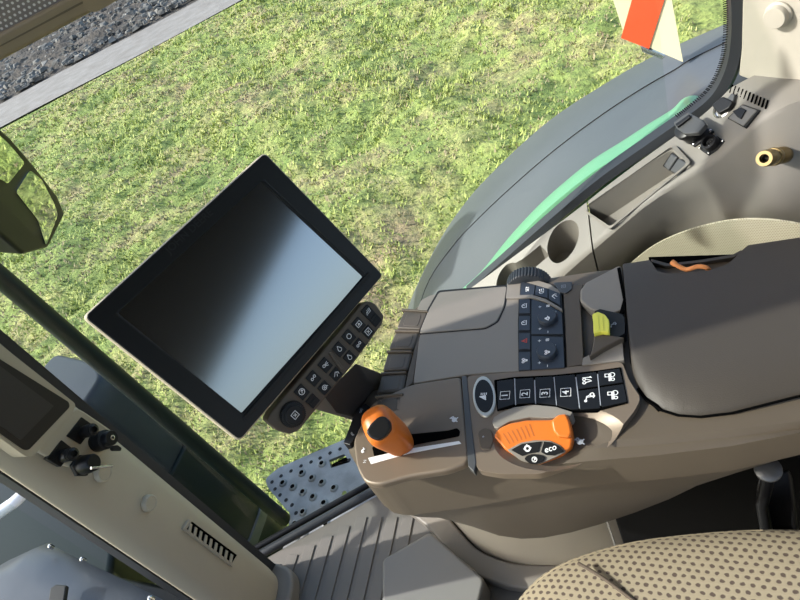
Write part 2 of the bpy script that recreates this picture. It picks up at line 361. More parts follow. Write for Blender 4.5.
# grass: tufts of blades, too many to count
def grass():
    V = []; Fc = []; C = []
    N = 85000
    def lug(u, v):      # pressed wheel tracks: short bars with less grass
        w_ = v-.12*u
        for v0, ph in ((4.5, 0), (5.15, .5), (5.8, .2)):
            if abs(w_-v0) < .22 and u > -3.5: return .15 if (u*4.6+ph+(w_-v0)*1.2) % 1 < .42 else 1.0
        return 1.0
    k = 0
    while k < N:
        v = 1.2+(rd0-1.4)*rng.random()**1.35; half = 1.0+v*1.15
        u = rng.uniform(-half-v*.5, half*.45+.6)
        if rng.random() > lug(u, v): continue
        x, y = u*RU[0]+v*RV[0], u*RU[1]+v*RV[1]
        if x > 1.2: k += 1; continue
        z = GZ+float(gnoise(x, y))*min(max((rd0-v)/1.5, 0), 1)
        big = .6*math.sin(x*1.1+2*math.sin(y*.8))*math.sin(y*1.3+1.5*math.sin(x*.7))+.6*math.sin(x*3.7+1.3*math.sin(y*2.9))*math.sin(y*4.1+x*1.2)
        hgt = (.018+.022*rng.random()+.045*max(0, big))*(1+.03*v); wd = .0045+.0011*v
        dry = (big < -.25 and rng.random() < min(.85, .2+v*.09)) or rng.random() < .10
        lp_ = min(max(.5+lump(x, y)*14, 0), 1)
        c = min(.33, (.35*rng.random()+.65*lp_)*.33) if not dry else .62+.38*rng.random()
        for b in range(3):
            a = rng.uniform(0, 6.28); dx, dy = math.cos(a), math.sin(a); ln = hgt*rng.uniform(.4, 1.1); ox, oy = rng.normal(0, .03, 2)
            i = len(V); V += [(x+ox-dy*wd, y+oy+dx*wd, z-.01), (x+ox+dy*wd, y+oy-dx*wd, z-.01), (x+ox+dx*ln, y+oy+dy*ln, z+hgt*rng.uniform(.35, 1))]
            Fc.append([i, i+1, i+2]); C.append(c)
        k += 1
    me = bpy.data.meshes.new('grass'); me.from_pydata(V, [], Fc); me.update()
    at = me.attributes.new('shade', 'FLOAT', 'FACE'); at.data.foreach_set('value', C)
    m = mat('grass_blade', (.2, .3, .06), .75); nt = m.node_tree; b = nt.nodes['Principled BSDF']
    an = nt.nodes.new('ShaderNodeAttribute'); an.attribute_name = 'shade'; r = nt.nodes.new('ShaderNodeValToRGB')
    els = [(0, (.27, .33, .085)), (.2, (.37, .42, .125)), (.33, (.48, .50, .20)), (.67, (.40, .36, .20)), (1, (.28, .21, .14))]
    while len(r.color_ramp.elements) < len(els): r.color_ramp.elements.new(.5)
    for e, (p, c) in zip(r.color_ramp.elements, els): e.position = p; e.color = (*c, 1)
    nt.links.new(an.outputs['Fac'], r.inputs[0]); nt.links.new(r.outputs[0], b.inputs['Base Color'])
    b.inputs['Specular IOR Level'].default_value = .2
    return link('grass', me, m, smooth=False)
tag(grass(), 'rough green field grass with drier brown patches outside the cab', 'grass', kind='stuff')

# rear wheel fender
cre0 = spline([(-.95, -.42), (-.80, -.10), (-.655, .153), (-.52, .295), (-.40, .388), (-.27, .475), (-.17, .535), (-.067, .588), (.021, .626), (.09, .65), (.167, .675), (.5, .74), (.9, .70)], 5)
cre = cre0
gpx = [(480, 279), (508, 245), (537, 214), (565, 189), (593, 167), (622, 149), (650, 131), (673, 117), (692, 103), (712, 86)]
gq = [(q.x, q.z) for q in (hy(x, y, 1.11) for x, y in gpx)]
inn = spline([(-.92, -.40), (-.72, .02), (-.52, .24)]+gq[:-1]+[(.175, .65), (.5, .60), (.9, .5)], 5)
out = spline([(-1.15, -.52), (-.97, -.28), (-.85, -.11), (-.67, .107), (-.52, .25), (-.39, .345), (-.28, .415), (-.185, .465), (-.07, .51), (.034, .545), (.12, .565), (.23, .582), (.55, .62), (.9, .60)], 5)
fender = thing('rear_fender', 'dark grey rubber rear fender with green edge curving up outside the side window', 'fender', (-.3, 1.3, -.4))
rings = []
for i, o_, c in zip(inn, out, cre):
    I = Vector((i.x, 1.135, i.y)); Cc = Vector((c.x, 1.30, c.y)); O = Vector((o_.x, 1.60, o_.y)); dn = Vector((0, 0, -.02))
    rings.append([I, I.lerp(Cc, .5)+Vector((0, 0, -.004)), Cc, Cc.lerp(O, .3)+Vector((0, 0, .006)), Cc.lerp(O, .7)+Vector((0, 0, .008)), O, O+Vector((.0, .015, -.05)), O+Vector((0, 0, -.05)), Cc.lerp(O, .5)+dn, Cc+dn, I+dn])
loft('rubber_extension', rings, fender_m, fender)
rings = []
for i, j in zip(inn, inn[1:]+inn[-1:]):
    I = Vector((i.x, 1.1, i.y))
    rings.append([I+Vector((0, -.026, -.012)), I+Vector((0, -.018, .006)), I+Vector((0, .018, .010)), I+Vector((0, .034, .002)), I+Vector((0, .034, -.05)), I+Vector((0, -.02, -.05))])
loft('green_flange', rings, green_m, fender)
cr = tube('crease_seam', [Vector((c.x, 1.302, c.y+.001)) for c in cre], .0012, black_soft, fender, n=6)

# striped warning board beyond the fender
board = thing('warning_sign', 'red and cream striped warning board hanging beyond the rear fender', 'sign', (.08, 1.2, .75))
SP, SN = (0, 1.2, 0), Vector((-.15, -1, .15)).normalized()
plate('plate', [(600, -70), (613, 0), (625, 37), (683, 62), (668, -20), (655, -80)], SP, SN, .004, sign_y, board)
plate('red_stripe', [(658, -84), (646, -50), (621, 38), (649, 49), (668, -12)], SP, SN, .002, sign_r, board, lift=.002)
plate('red_stripe', [(602, -66), (606, -45), (626, -76)], SP, SN, .002, sign_r, board, lift=.002)
plate('bracket', [(640, 46), (642, 52), (662, 60), (666, 56)], SP, SN, .03, steel, board, lift=-.006, bevel=.002)
tube('hanger', [on(648, -90, SP, SN)+Vector((0, .03, 0)), on(652, 52, SP, SN)+Vector((0, .02, 0))], .006, black, board)

# exterior mirror
mr = thing('wing_mirror', 'black exterior mirror with tall glass at the far left edge', 'mirror', (-1.55, 1.1, .7))
MP = Vector((-1.6, 1.15, .85)); MN = Vector((.87, .16, -.45)).normalized()
plate('housing', [(-45, 110), (-10, 118), (12, 138), (35, 165), (58, 195), (66, 214), (49, 248), (24, 255), (2, 236), (-45, 190)], MP, MN, .09, black, mr, bevel=.012, lift=.0)
plate('glass', [(-30, 126), (-6, 130), (10, 145), (25, 163), (8, 184), (-30, 160)], MP, MN, .004, mirror_m, mr, lift=.003, r=.012)
plate('glass', [(16, 192), (30, 170), (42, 180), (55, 205), (58, 215), (46, 246), (38, 220)], MP, MN, .004, mirror_m, mr, lift=.003, r=.012)
tube('arm', [on(-30, 205, MP-MN*.05, MN), on(-60, 330, MP-MN*.05, MN)], .02, black, mr)

# bar outside the door and engine-side cover box
tube_b = tube('grab_bar', [hx(-60, 228, -1.22), hx(0, 277, -1.2), hx(100, 362, -1.18), hx(200, 447, -1.16), hx(285, 520, -1.14)], .021, dkgreen, None, 16)
tag(tube_b, 'dark slanting bar outside the door glass left of the display', 'bar')
cover = thing('exhaust_cover', 'glossy blue black cover box outside behind the dark slanting bar', 'cover', (-1.4, .8, -.5))
CN = Vector((.35, -.94, 0)).normalized(); A0 = hx(50, 376, -1.42); 
top = [hx(50, 377, -1.42), hx(108, 369, -1.42)]
p0 = Vector((-1.50, .69, 0)); p1 = Vector((-1.40, .845, 0)); p2 = Vector((-1.75, .95, 0)); p3 = Vector((-1.85, .66, 0)); p4 = Vector((-1.40, .56, 0))
rings = []
for z, s in ((-.75, 0), (-.2, 0), (.25, 0), (.44, 0), (.50, .03)):
    pts = [Vector((-1.40, .60, z)), Vector((-1.30, .66, z)), Vector((-1.30, .78, z)), Vector((-1.38, .845, z)), Vector((-1.62, .90, z)), Vector((-1.66, .62, z))]
    c = Vector((-1.45, .72, z)); rings.append(roundpts([p+(c-p).normalized()*s for p in pts], .03, 4))
loft('casing', rings, mat('cover_slate', (.018, .024, .032), .4, var=(9, .25, (.03, .037, .045)), spec=.35), cover, bevel=.01)
rings = []
for z, s in ((-.80, .0), (-.76, .012), (.16, .012), (.18, .012)):
    pts = [Vector((-1.40, .60, z)), Vector((-1.30, .66, z)), Vector((-1.30, .78, z)), Vector((-1.38, .845, z)), Vector((-1.62, .90, z)), Vector((-1.66, .62, z))]
    c = Vector((-1.45, .72, z)); rings.append(roundpts([p-(c-p).normalized()*s for p in pts], .03, 4))
loft('lower_shroud', rings, dkgreen, cover, bevel=.01)

rings = []
for z, s in ((-.27, .008), (-.265, .018), (-.225, .018), (-.22, .008)):
    pts = [Vector((-1.40, .60, z)), Vector((-1.30, .66, z)), Vector((-1.30, .78, z)), Vector((-1.38, .845, z)), Vector((-1.62, .90, z)), Vector((-1.66, .62, z))]
    c = Vector((-1.45, .72, z)); rings.append(roundpts([p-(c-p).normalized()*s for p in pts], .03, 4))
loft('clamp_band', rings, fender_m, cover)

# hood side seen through the windscreen
hood = thing('hood', 'dark green tractor hood with sky sheen painted into its colour, below the pillar', 'hood', (-1.9, 0, -.4))
rings = []
for x, zt, w_ in ((-1.14, .19, .355), (-1.3, .195, .395), (-1.53, .20, .448), (-1.63, .20, .474), (-1.70, .20, .44), (-1.76, .20, .40), (-2.2, .2, .36), (-2.8, .2, .34)):
    rings.append([Vector((x, -.45, -.5)), Vector((x, -.45, zt-.03)), Vector((x, -.40, zt+.01)), Vector((x, 0, zt+.03)), Vector((x, w_-.10, zt+.01)), Vector((x, w_-.03, zt)), Vector((x, w_, zt-.03)), Vector((x, w_-.005, zt-.08)), Vector((x, w_-.03, -.5))])
loft('shell', rings, hood_sky_sheen, hood)
for q in ((50, 546), (82, 559), (150, 598)):
    p = hz(*q, .215); lathe('clip', p-Vector((0, 0, .01)), (0, 0, 1), [(.002, 0), (.006, .0), (.006, .012), (.003, .015)], steel, hood, n=10)
side = slab('side_panel', [(-1.16, .36, -.06), (-1.8, .45, -.06), (-2.9, .36, -.06), (-2.9, 1.05, -.12), (-1.87, .85, -.12), (-1.66, .50, -.10), (-1.16, .46, -.10)], (0, .1, 1), .25, dkgreen, hood, bevel=.02)
rail = tube('grab_rail', spline([hz(-50, 545, .48), hz(0, 512, .48), hz(20, 497, .48), hz(38, 474, .48), hz(46, 450, .46)], 6), .013, white_paint, None)
tag(rail, 'white curved rail outside the windscreen at the lower left', 'rail')
wip = slab('wiper_blade', [hz(50, 588, .25), hz(56, 584, .25), hz(66, 585, .25), hz(60, 625, .25), hz(46, 615, .25)], (0, 0, 1), .012, black, None, bevel=.003)
tag(wip, 'short black wiper end at the bottom left edge', 'wiper')

# ================================================================ CAB SHELL
def extr(name, path, z0f, z1f, th, m, parent=None, bevel=0):
    """wall standing on a plan path, from z0f(i) to z1f(i)"""
    P = [Vector((*p, 0)) for p in path]; rings = []
    for i, p in enumerate(P):
        d = (P[min(i+1, len(P)-1)]-P[max(i-1, 0)]).normalized(); n = Vector((-d.y, d.x, 0))*th/2
        a, b = z0f(i), z1f(i)
        rings.append([Vector((p.x-n.x, p.y-n.y, a)), Vector((p.x-n.x, p.y-n.y, b)), Vector((p.x+n.x, p.y+n.y, b)), Vector((p.x+n.x, p.y+n.y, a))])
    return loft(name, rings, m, parent, bevel=bevel)
# floor with ribs
FY = [(-1.10, .49), (-1.02, .53), (-.76, .690), (-.68, .735), (-.45, .87), (-.2, .98), (.6, 1.0), (.6, -.9), (-1.15, -.9)]
floor = struct(slab('floor', [(x, y, 0) for x, y in FY], (0, 0, 1), .06, floor_m, bevel=.004))
for i in range(9):
    x = -1.0+i*.043
    box_ = box('floor_rib', (x, -.1, 0), (x+.030, min(.50+.6*(x+1.02), .64), .0035), floor_m, floor, bevel=.0012, seg=2)
sill = spline([(-1.13, .475, 0), (-1.02, .545, 0), (-.76, .705, 0), (-.68, .752, 0), (-.45, .895, 0), (-.25, .985, 0), (0, 1.035, 0), (.2, 1.06, 0)], 4)
struct(tube('trim_1', [p+Vector((0, .0, .006)) for p in sill[:20]], .012, rubber))
struct(tube('trim_2', [p+Vector((-.012, .026, .002)) for p in sill[:20]], .009, black))

# right side glass with printed border, and its rubber frame
def consz(x, y=1.035):
    xo, zo = [-.6, -.5, -.38, -.254, -.128, -.064, .001, .106, .153, .183, .25, .8], [.27, .322, .392, .469, .545, .588, .628, .688, .731, .742, .748, .748]
    xr, zr = [-.6, -.5, -.33, -.206, -.140, -.080, .008, .128, .175, .217, .26, .8], [.20, .262, .357, .432, .487, .535, .605, .663, .711, .728, .734, .734]
    a, b = float(np.interp(x, xo, zo)), float(np.interp(x, xr, zr)); return b+(a-b)*(y-.94)/.095
gp = [(p.x, p.y+.035) for p in sill]
win = struct(extr('window_1', gp[:-3], lambda i: .01, lambda i: 1.5, .004, glass))
FR = spline([hy(470, 292, 1.06), hy(497, 268, 1.06), hy(560, 213, 1.06), hy(605, 176, 1.06), hy(655, 141, 1.06), hy(692, 115, 1.06), hy(716, 94, 1.06), hy(730, 68, 1.06), hy(736, 40, 1.06), hy(737, 0, 1.06), hy(731, -90, 1.06)], 6)
fr = struct(loft('trim_3', [[p+Vector((0, -.02, 0))+o_ for o_ in ()] or [p+q for q in (lambda d: [Vector((-d.z, 0, d.x))*.013+Vector((0, .012, 0)), Vector((-d.z, 0, d.x))*.010+Vector((0, -.012, 0)), Vector((-d.z, 0, d.x))*-.006+Vector((0, -.016, 0)), Vector((-d.z, 0, d.x))*-.016+Vector((0, .0, 0)), Vector((-d.z, 0, d.x))*-.012+Vector((0, .012, 0))])((FR[min(i+1, len(FR)-1)]-FR[max(i-1, 0)]).normalized())] for i, p in enumerate(FR)], rubber))
# dotted black border printed on the glass
dotb = dots_mat('frit_dots', (.012, .012, .014), (.012, .012, .014), .01, .01, .2, .4)
V = []; Fc = []
for i in range(28, len(FR)-1):
    p, q = FR[i], FR[i+1]; d = (q-p).normalized(); n = Vector((-d.z, 0, d.x))
    L = (q-p).length; k0 = max(1, int(L/.0030))
    for j in range(k0):
        b = p+(q-p)*((j+.2)/k0); k = len(V)
        V += [b+n*.010+Vector((0, .004, 0)), b+d*.0017+n*.010+Vector((0, .004, 0)), b+d*.0017+n*.019+Vector((0, .004, 0)), b+n*.019+Vector((0, .004, 0))]; Fc.append([k, k+1, k+2, k+3])
struct(link('trim_4', me_from(V, Fc), black, None, smooth=False))

# front right pillar
pil = [(-.970, .337), (-.955, .325), (-.925, .345), (-.915, .40), (-.925, .455), (-.95, .478), (-1.0, .475)]
rings = []
for z, k in ((-.02, .9), (.0, .97), (.03, 1.0), (.2, 1), (.5, 1), (.8, 1), (1.1, 1), (1.6, 1)):
    c = Vector((-.955, .405, 0)); rings.append([Vector((c.x+(x-c.x)*k, c.y+(y-c.y)*k, z+.03)) for x, y in roundpts([Vector((x, y, 0)) for x, y in pil], .02, 4) for x, y in [(x, y)]] if False else [Vector((c.x+(p.x-c.x)*k, c.y+(p.y-c.y)*k, z+.05)) for p in roundpts([Vector((x, y, 0)) for x, y in pil], .02, 4)])
pillar = struct(loft('trim_5', rings, beige))
struct(extr('trim_6', [(-.985, .326), (-.965, .330)], lambda i: 0, lambda i: 1.6, .006, rubber))
struct(extr('trim_7', [(-.985, .49), (-.955, .484)], lambda i: 0, lambda i: 1.6, .02, rubber))
foot = struct(loft('trim_8', [[Vector((p.x, p.y, z)) for p in roundpts([Vector((x*1+.0, y, 0)) for x, y in [(-1.0, .31), (-.93, .305), (-.89, .34), (-.88, .43), (-.90, .485), (-.95, .50), (-1.02, .50)]], .03, 4)] for z in (0, .045)], taupe_lite, bevel=.01))
struct(slab('window_2', [(-1.0, .31, .1), (-1.06, -.7, .1), (-1.06, -.7, 1.6), (-1.0, .31, 1.6)], (1, 0, 0), .004, glass))
struct(box('wall_front', (-1.12, -.85, 0), (-1.04, .30, .12), taupe_lite))
struct(box('ceiling', (-.72, -.95, 1.70), (.75, 1.05, 1.78), ceil_m))
struct(box('wall_back', (.75, -.95, -.05), (.80, 1.05, .84), taupe_lite))
struct(slab('wall_reflection_board', [(.76, -.95, .92), (.76, 1.05, 1.32), (.76, 1.05, 1.7), (.76, -.95, 1.7)], (-1, 0, 0), .03, black_soft))  # unseen slanted board, added to shape the reflection in the monitor screen
struct(box('wall_left', (-.9, -.95, -.05), (.80, -.90, .55), taupe_lite))
struct(box('trim_9', (.70, -.95, .9), (.80, -.82, 1.7), black_soft))
struct(box('trim_10', (-1.1, -.95, 0), (-1.02, -.85, 1.7), black_soft))
struct(box('trim_11', (.10, -.95, .5), (.16, -.90, 1.7), black_soft))

# rear right corner panel
# ================================================================ SIDE CONSOLE
con = thing('side_console', 'beige side console with cup holders, tray and sockets along the window', 'console', (0, .95, 0))
def cring(x, yo=1.035, yi=.94):
    z0, z = consz(x, yo), consz(x, yi); t = min(max((x+.02)/.2, 0), 1); t = t*t*(3-2*t); o_ = .05*(1-t)-.045*t
    return [Vector((x, yo, z0-.012)), Vector((x, yo-.006, z0)), Vector((x, yi+.012, consz(x, yi+.012))), Vector((x, yi+.004, z-.001)), Vector((x, yi, z-.008)), Vector((x, yi+o_*(.02+.4*t), z-.05)), Vector((x, yi+o_*(.12+.6*t), z-.09)), Vector((x, yi+o_*(.3+.7*t), z-.12)), Vector((x, yi+o_, z-.17)), Vector((x, yi+o_, z-.30)), Vector((x, yo+.012, z-.30))]
def csurf(x, y, lift=0):
    lo, hi = .5, 1.9; d = ray(x, y)
    for _ in range(40):
        t = (lo+hi)/2; p = CP+d*t
        if p.z > consz(p.x, p.y)+lift: lo = t
        else: hi = t
    p = CP+d*lo; sx = (consz(p.x+.03, p.y)-consz(p.x-.03, p.y))/.06; sy = (consz(p.x, p.y+.02)-consz(p.x, p.y-.02))/.04
    return p, Vector((-sx, -sy, 1)).normalized()
xs1 = list(np.linspace(-.55, -.108, 12)); xs2 = list(np.linspace(-.105, .7, 26))
def solid_loft(name, xs, m): return loft(name, [cring(x) for x in xs], m, con, bevel=0)
cup = solid_loft('cup_holder', xs1, console_m)
tray = solid_loft('tray_housing', xs2, console_m)
SPt, SL = csurf(563, 242); UP3 = Vector((.0, -.12, 1)).normalized()
def cyl_cut(P, ax, r, d, n=48):
    return lathe('c', Vector(P)-Vector(ax)*d, ax, [(r, 0), (r, d+.06)], None, None, n=n)
c1 = on(563, 242, SPt, SL); c2 = on(510, 281, SPt, SL); c2 = c2 + Vector((0, -.008, -.003)) if c2.y > .99 else c2
cut(cup, cyl_cut(c1, UP3, .0365, .066)); cut(cup, cyl_cut(c2, UP3, .035, .066))
nk = [on(x, y, SPt, SL)+SL*.05 for x, y in [(556, 262), (545, 272), (522, 286), (508, 272), (532, 262), (548, 245)]]
nk = [on(x, y, SPt, SL)+UP3*.05 for x, y in [(550, 256), (536, 268), (516, 285), (503, 275), (524, 262), (541, 247)]]
cut(cup, slab('c', nk, UP3, .095, None))
cut(cup, cyl_cut(c1, UP3, .036, .067))
T0, TN = csurf(638, 186)
tq = [on(x, y, T0, TN)+Vector((0, 0, .05)) for x, y in [(584, 209), (672, 147), (688, 164), (611, 227)]]
cut(tray, slab('c', tq, Vector((0, 0, 1)), .104, None, r=.008))
# lip round the tray
def ringlip(name, q, n, w_, th, m, parent, r=.008):
    a = roundpts(q, r); c = sum(a, Vector())/len(a); b = [p+(p-c).normalized()*w_ for p in a]; N = len(a)
    V = [p+n*th for p in a]+[p+n*th*.2 for p in b]+[p-n*.002 for p in a]+[p-n*.002 for p in b]; F_ = []
    for i in range(N):
        j = (i+1) % N; F_ += [[i, j, N+j, N+i], [i, 2*N+i, 2*N+j, j], [N+i, N+j, 3*N+j, 3*N+i], [2*N+i, 3*N+i, 3*N+j, 2*N+j]]
    return link(name, me_from(V, F_), m, parent)
ringlip('tray_lip', [on(x, y, T0, TN) for x, y in [(584, 209), (672, 147), (688, 164), (611, 227)]], TN, .006, .0025, console_m, con)
# divider line between the two mouldings is the open joint; mesh lining further down
struct(slab('wall_lining', [hy(x, y, .90) for x, y in [(600, 300), (640, 252), (660, 236), (690, 227), (735, 218), (780, 220), (830, 232), (860, 300), (800, 380), (640, 380)]], (0, -1, 0), .02, mesh_m)) if False else None
lin = slab('mesh_lining', [on(x, y, (0, .912, 0), Vector((-.4, -1, 0)).normalized()) for x, y in [(605, 290), (632, 262), (655, 244), (690, 229), (735, 219), (780, 220), (850, 236), (1000, 300), (900, 420), (640, 420)]], (-.4, -1, 0), .004, mesh_m, con, r=.04)
# rear right corner panel
CPP = csurf(738, 76)[0]; CPN = Vector((-.62, -.78, 0)).normalized()
cpan = [on(x, y, CPP, CPN) for x, y in [(738, 76), (741, 48), (742, 0), (733, -130), (722, -260), (860, -300), (880, 124), (800, 98)]]
struct(slab('wall_right', cpan, CPN, .05, panel_m, bevel=.004))
kn = lathe('wall_knob', on(779, 14, CPP, CPN), CPN, [(.019, 0), (.0195, .004), (.0165, .006), (.0165, .012), (.015, .0145), (.004, .015)], panel_m, None, n=40)
tag(kn, 'round cream knob on the beige panel at the top right', 'knob')

# sockets and vent at the rear end
def rpt(x, y, lift=0):
    p, n = csurf(x, y); return on(x, y, p+n*lift, n)
# double switch in the tray
sw = thing('rocker_socket', 'dark double rocker socket in the rear wall of the console tray', 'socket', rpt(674, 162, -.02))
SWN = Vector((-.75, -.35, .56)).normalized(); SWP = rpt(676, 164, -.006)
plate('base', [(662, 166), (672, 151), (689, 161), (678, 177)], SWP, SWN, .02, black, sw, bevel=.002)
for qd in ([(663, 166), (671, 153), (677, 157), (668, 171)], [(669, 171), (678, 158), (687, 163), (678, 176)]): plate('rocker', qd, SWP, SWN, .008, strip_m, sw, bevel=.003, lift=.007)
# hinged cover socket
R0p, RN = csurf(694, 135)
s1 = thing('flip_cover_socket', 'black flanged socket with flip-up cover nearest the window corner', 'socket', rpt(693, 133))
plate('flange', [(681, 138), (700, 124), (714, 131), (694, 147)], R0p, RN, .008, black, s1, bevel=.002, lift=.004)
a0 = rpt(694, 136); lathe('barrel', a0, RN, [(.016, 0), (.016, .02), (.018, .022), (.018, .03), (.014, .032)], black, s1, n=24)
plate('flip_cover', [(673, 122), (688, 112), (703, 120), (706, 124), (698, 133), (684, 134), (676, 128)], R0p, RN, .010, strip_m, s1, bevel=.004, lift=.038, r=.003)
plate('hinge', [(675, 124), (689, 114), (690, 117), (677, 127)], R0p, RN, .005, black, s1, bevel=.001, lift=.043)
for q in ((684, 139), (694, 144), (711, 131)): lathe('screw', rpt(*q, .003), RN, [(.0025, 0), (.0025, .002), (.001, .003)], steel, s1, n=10)
# round multi-pin connector
R0p, RN = csurf(712, 145)
s2 = thing('pin_connector', 'round black multi-pin connector on a flange below the flip cover socket', 'connector', rpt(712, 145))
plate('flange', [(697, 149), (714, 134), (726, 141), (709, 156)], R0p, RN, .006, black_soft, s2, bevel=.002, lift=.002)
lathe('shell', rpt(712, 144, .002), RN, [(.013, 0), (.013, .012), (.0095, .0125), (.0095, .004), (.001, .004)], black, s2, n=28)
for dx, dy in ((-2, 0), (1, 2), (2, -2), (0, 0), (-1, 2.5)): lathe('pin', rpt(712+dx*1.3, 144+dy*1.3, .006), RN, [(.0009, 0), (.0009, .006)], steel, s2, n=8)
for q in ((700, 148), (709, 153), (723, 141), (716, 137)): lathe('screw', rpt(*q, .002), RN, [(.0022, 0), (.0022, .002), (.001, .003)], steel, s2, n=10)
# lighter socket with cap
R0p, RN = csurf(723, 107)
s3 = thing('power_socket', 'round chrome-rimmed power socket with black cap near the vent slots', 'socket', rpt(724, 107))
lathe('rim', rpt(723, 109), RN, [(.0165, 0), (.0165, .003), (.0135, .0045), (.0135, .001), (.001, .001)], steel, s3, n=36)
plate('cap', [(711, 105), (722, 96), (733, 101), (729, 108), (718, 114)], R0p, RN, .016, black, s3, bevel=.005, lift=.012, r=.004)
plate('cap_tab', [(727, 98), (731, 93), (735, 94), (733, 102), (728, 103)], R0p, RN, .005, strip_m, s3, bevel=.002, lift=.010)
# square switch plate
R0p, RN = csurf(742, 116)
s4 = thing('square_switch', 'grey square switch plate with a black tongue beside the vent slots', 'switch', rpt(742, 116))
plate('base_plate', [(727, 118), (742, 104), (760, 110), (745, 128)], R0p, RN, .006, black_soft, s4, bevel=.0015, lift=.003)
plate('face', [(728, 118), (742, 104.5), (757, 110), (743, 126)], R0p, RN, .004, grey_box, s4, bevel=.0015, lift=.005)
plate('tongue', [(732, 111), (741, 107), (746, 110), (743, 115), (741, 119), (737, 117)], R0p, RN, .003, black, s4, bevel=.001, lift=.007)
# vent slots
R0p, RN = csurf(750, 95)
for i in range(11):
    a = rpt(732+i*3.55, 84+i*1.55+.3, .003); b = rpt(729.5+i*3.55, 92.5+i*1.55, .003); d = (b-a).normalized(); e = d.cross(RN)*.0009
    slab('vent_slot', [a-e, b-e, b+e, a+e], RN, .004, dark_void, con)
# brass hose coupling on the console wall
bp_ = thing('hose_coupling', 'brass quick coupling sticking out of the console wall', 'coupling', hy(775, 158, .89))
ax = (ray(764, 159)*-.5+Vector((-.55, -.8, .05))).normalized(); b0 = hy(783, 155, .915); b1 = hy(764, 158.5, .845); ax = (b1-b0).normalized(); L = (b1-b0).length
lathe('body', b0, ax, [(.013, -.01), (.013, L*.3), (.0115, L*.32), (.0115, L*.7), (.0125, L*.72), (.0125, L*.86), (.011, L*.9), (.011, L), (.0065, L), (.0065, L-.012), (.001, L-.012)], brass, bp_, n=36)
lathe('collar', b0, ax, [(.0128, L*.44), (.0138, L*.46), (.0138, L*.56), (.0128, L*.58)], brass, bp_, n=36)
lathe('socket_core', b0, ax, [(.006, L-.012), (.003, L-.010), (.001, L-.009)], black, bp_, n=20)

# ================================================================ FLOOR AREA
# perforated entry step
step = thing('entry_step', 'grey perforated metal step plate outside the door sill', 'step', (-1.1, .8, -.25))
SZ = -.15
spx = [(265, 478), (278, 468), (345, 440), (365, 425), (440, 470), (440, 520), (330, 560), (288, 580), (276, 568), (291, 520), (283, 500), (266, 487)]
sp_ = [hz(x, y, SZ) for x, y in [(265, 479), (278, 468), (352, 436), (372, 430), (450, 500), (400, 540), (292, 572), (281, 556), (286, 535), (291, 515), (268, 488)]]
stepp = slab('tread_plate', sp_, (0, 0, 1), .012, galv, step, r=.015)
slot = [hz(x, y, SZ)+Vector((0, 0, .02)) for x, y in [(329, 460), (344, 454), (350, 462), (331, 468)]]
slab('slot_dark_sheet', [p+Vector((0, 0, -.03)) for p in [hz(x, y, SZ) for x, y in [(322, 462), (350, 448), (372, 460), (340, 485)]]], (0, 0, 1), .02, dark_void, step)  # black sheet added under the tread plate so the slot looks dark
cut(stepp, slab('c', slot, (0, 0, 1), .05, None, r=.003))
hs = [(283, 483), (293, 487), (303, 492), (302, 473), (312, 478), (322, 482.5), (334, 488), (313, 497), (324, 503), (336, 508), (345, 494), (303, 512), (314, 518), (326, 524), (322, 463.5), (304, 534), (297, 536), (295, 524)]
ss = [(272, 482), (275, 489), (280, 495), (286, 500), (292, 505), (296, 513), (281, 476), (291, 471), (301, 466), (311, 462), (320, 458), (330, 453), (340, 449), (349, 460)]
for i, q in enumerate(hs):
    p = hz(*q, SZ); lathe('tread_hole', p, (0, 0, 1), [(.0145, -.001), (.013, .003), (.0085, .0055), (.0075, .005), (.007, .0015), (.0005, .001)], galv, step, n=18)
    lathe('hole_bore', p, (0, 0, 1), [(.0078, .0012), (.0076, .0046), (.0005, .0047)], dark_void if i != 10 and i != 16 else mat('bore', (.25, .3, .08) if i == 10 else (.3, .14, .07), .8), step, n=14)
for q in ss:
    p = hz(*q, SZ); lathe('drain_hole', p, (0, 0, 1), [(.0065, .0003), (.0055, .0014), (.0005, .0014)], black_soft, step, n=12)
# grey plastic pedestal box on the floor
ped = thing('floor_pedestal', 'grey plastic wedge box on the cab floor below the armrest', 'box', (-.5, .4, 0))
tp = [hz(x, y, .09) for x, y in [(382, 559), (430, 531), (485, 579), (470, 640), (381, 640)]]
bt = [Vector((p.x, p.y, 0))+Vector((-.01, .008, 0)) for p in tp]
loft('casing', [roundpts(bt, .015, 4), roundpts(tp, .012, 4)], grey_box, ped, bevel=.008)
# curved lining under the armrest with its grey foot trim
pp = [(-.72, .72), (-.566, .629), (-.469, .541), (-.397, .509), (-.332, .500), (-.238, .507), (-.15, .54), (-.10, .60)]
pp = [(p.x, p.y) for p in spline([Vector((a, b, 0)) for a, b in pp], 5)]
arch = struct(extr('wall_arch', [(x+.02, y+.035) for x, y in pp], lambda i: 0, lambda i: .33, .02, arch_m))
struct(extr('baseboard_right', pp, lambda i: 0, lambda i: .03, .05, taupe_lite, bevel=.006))

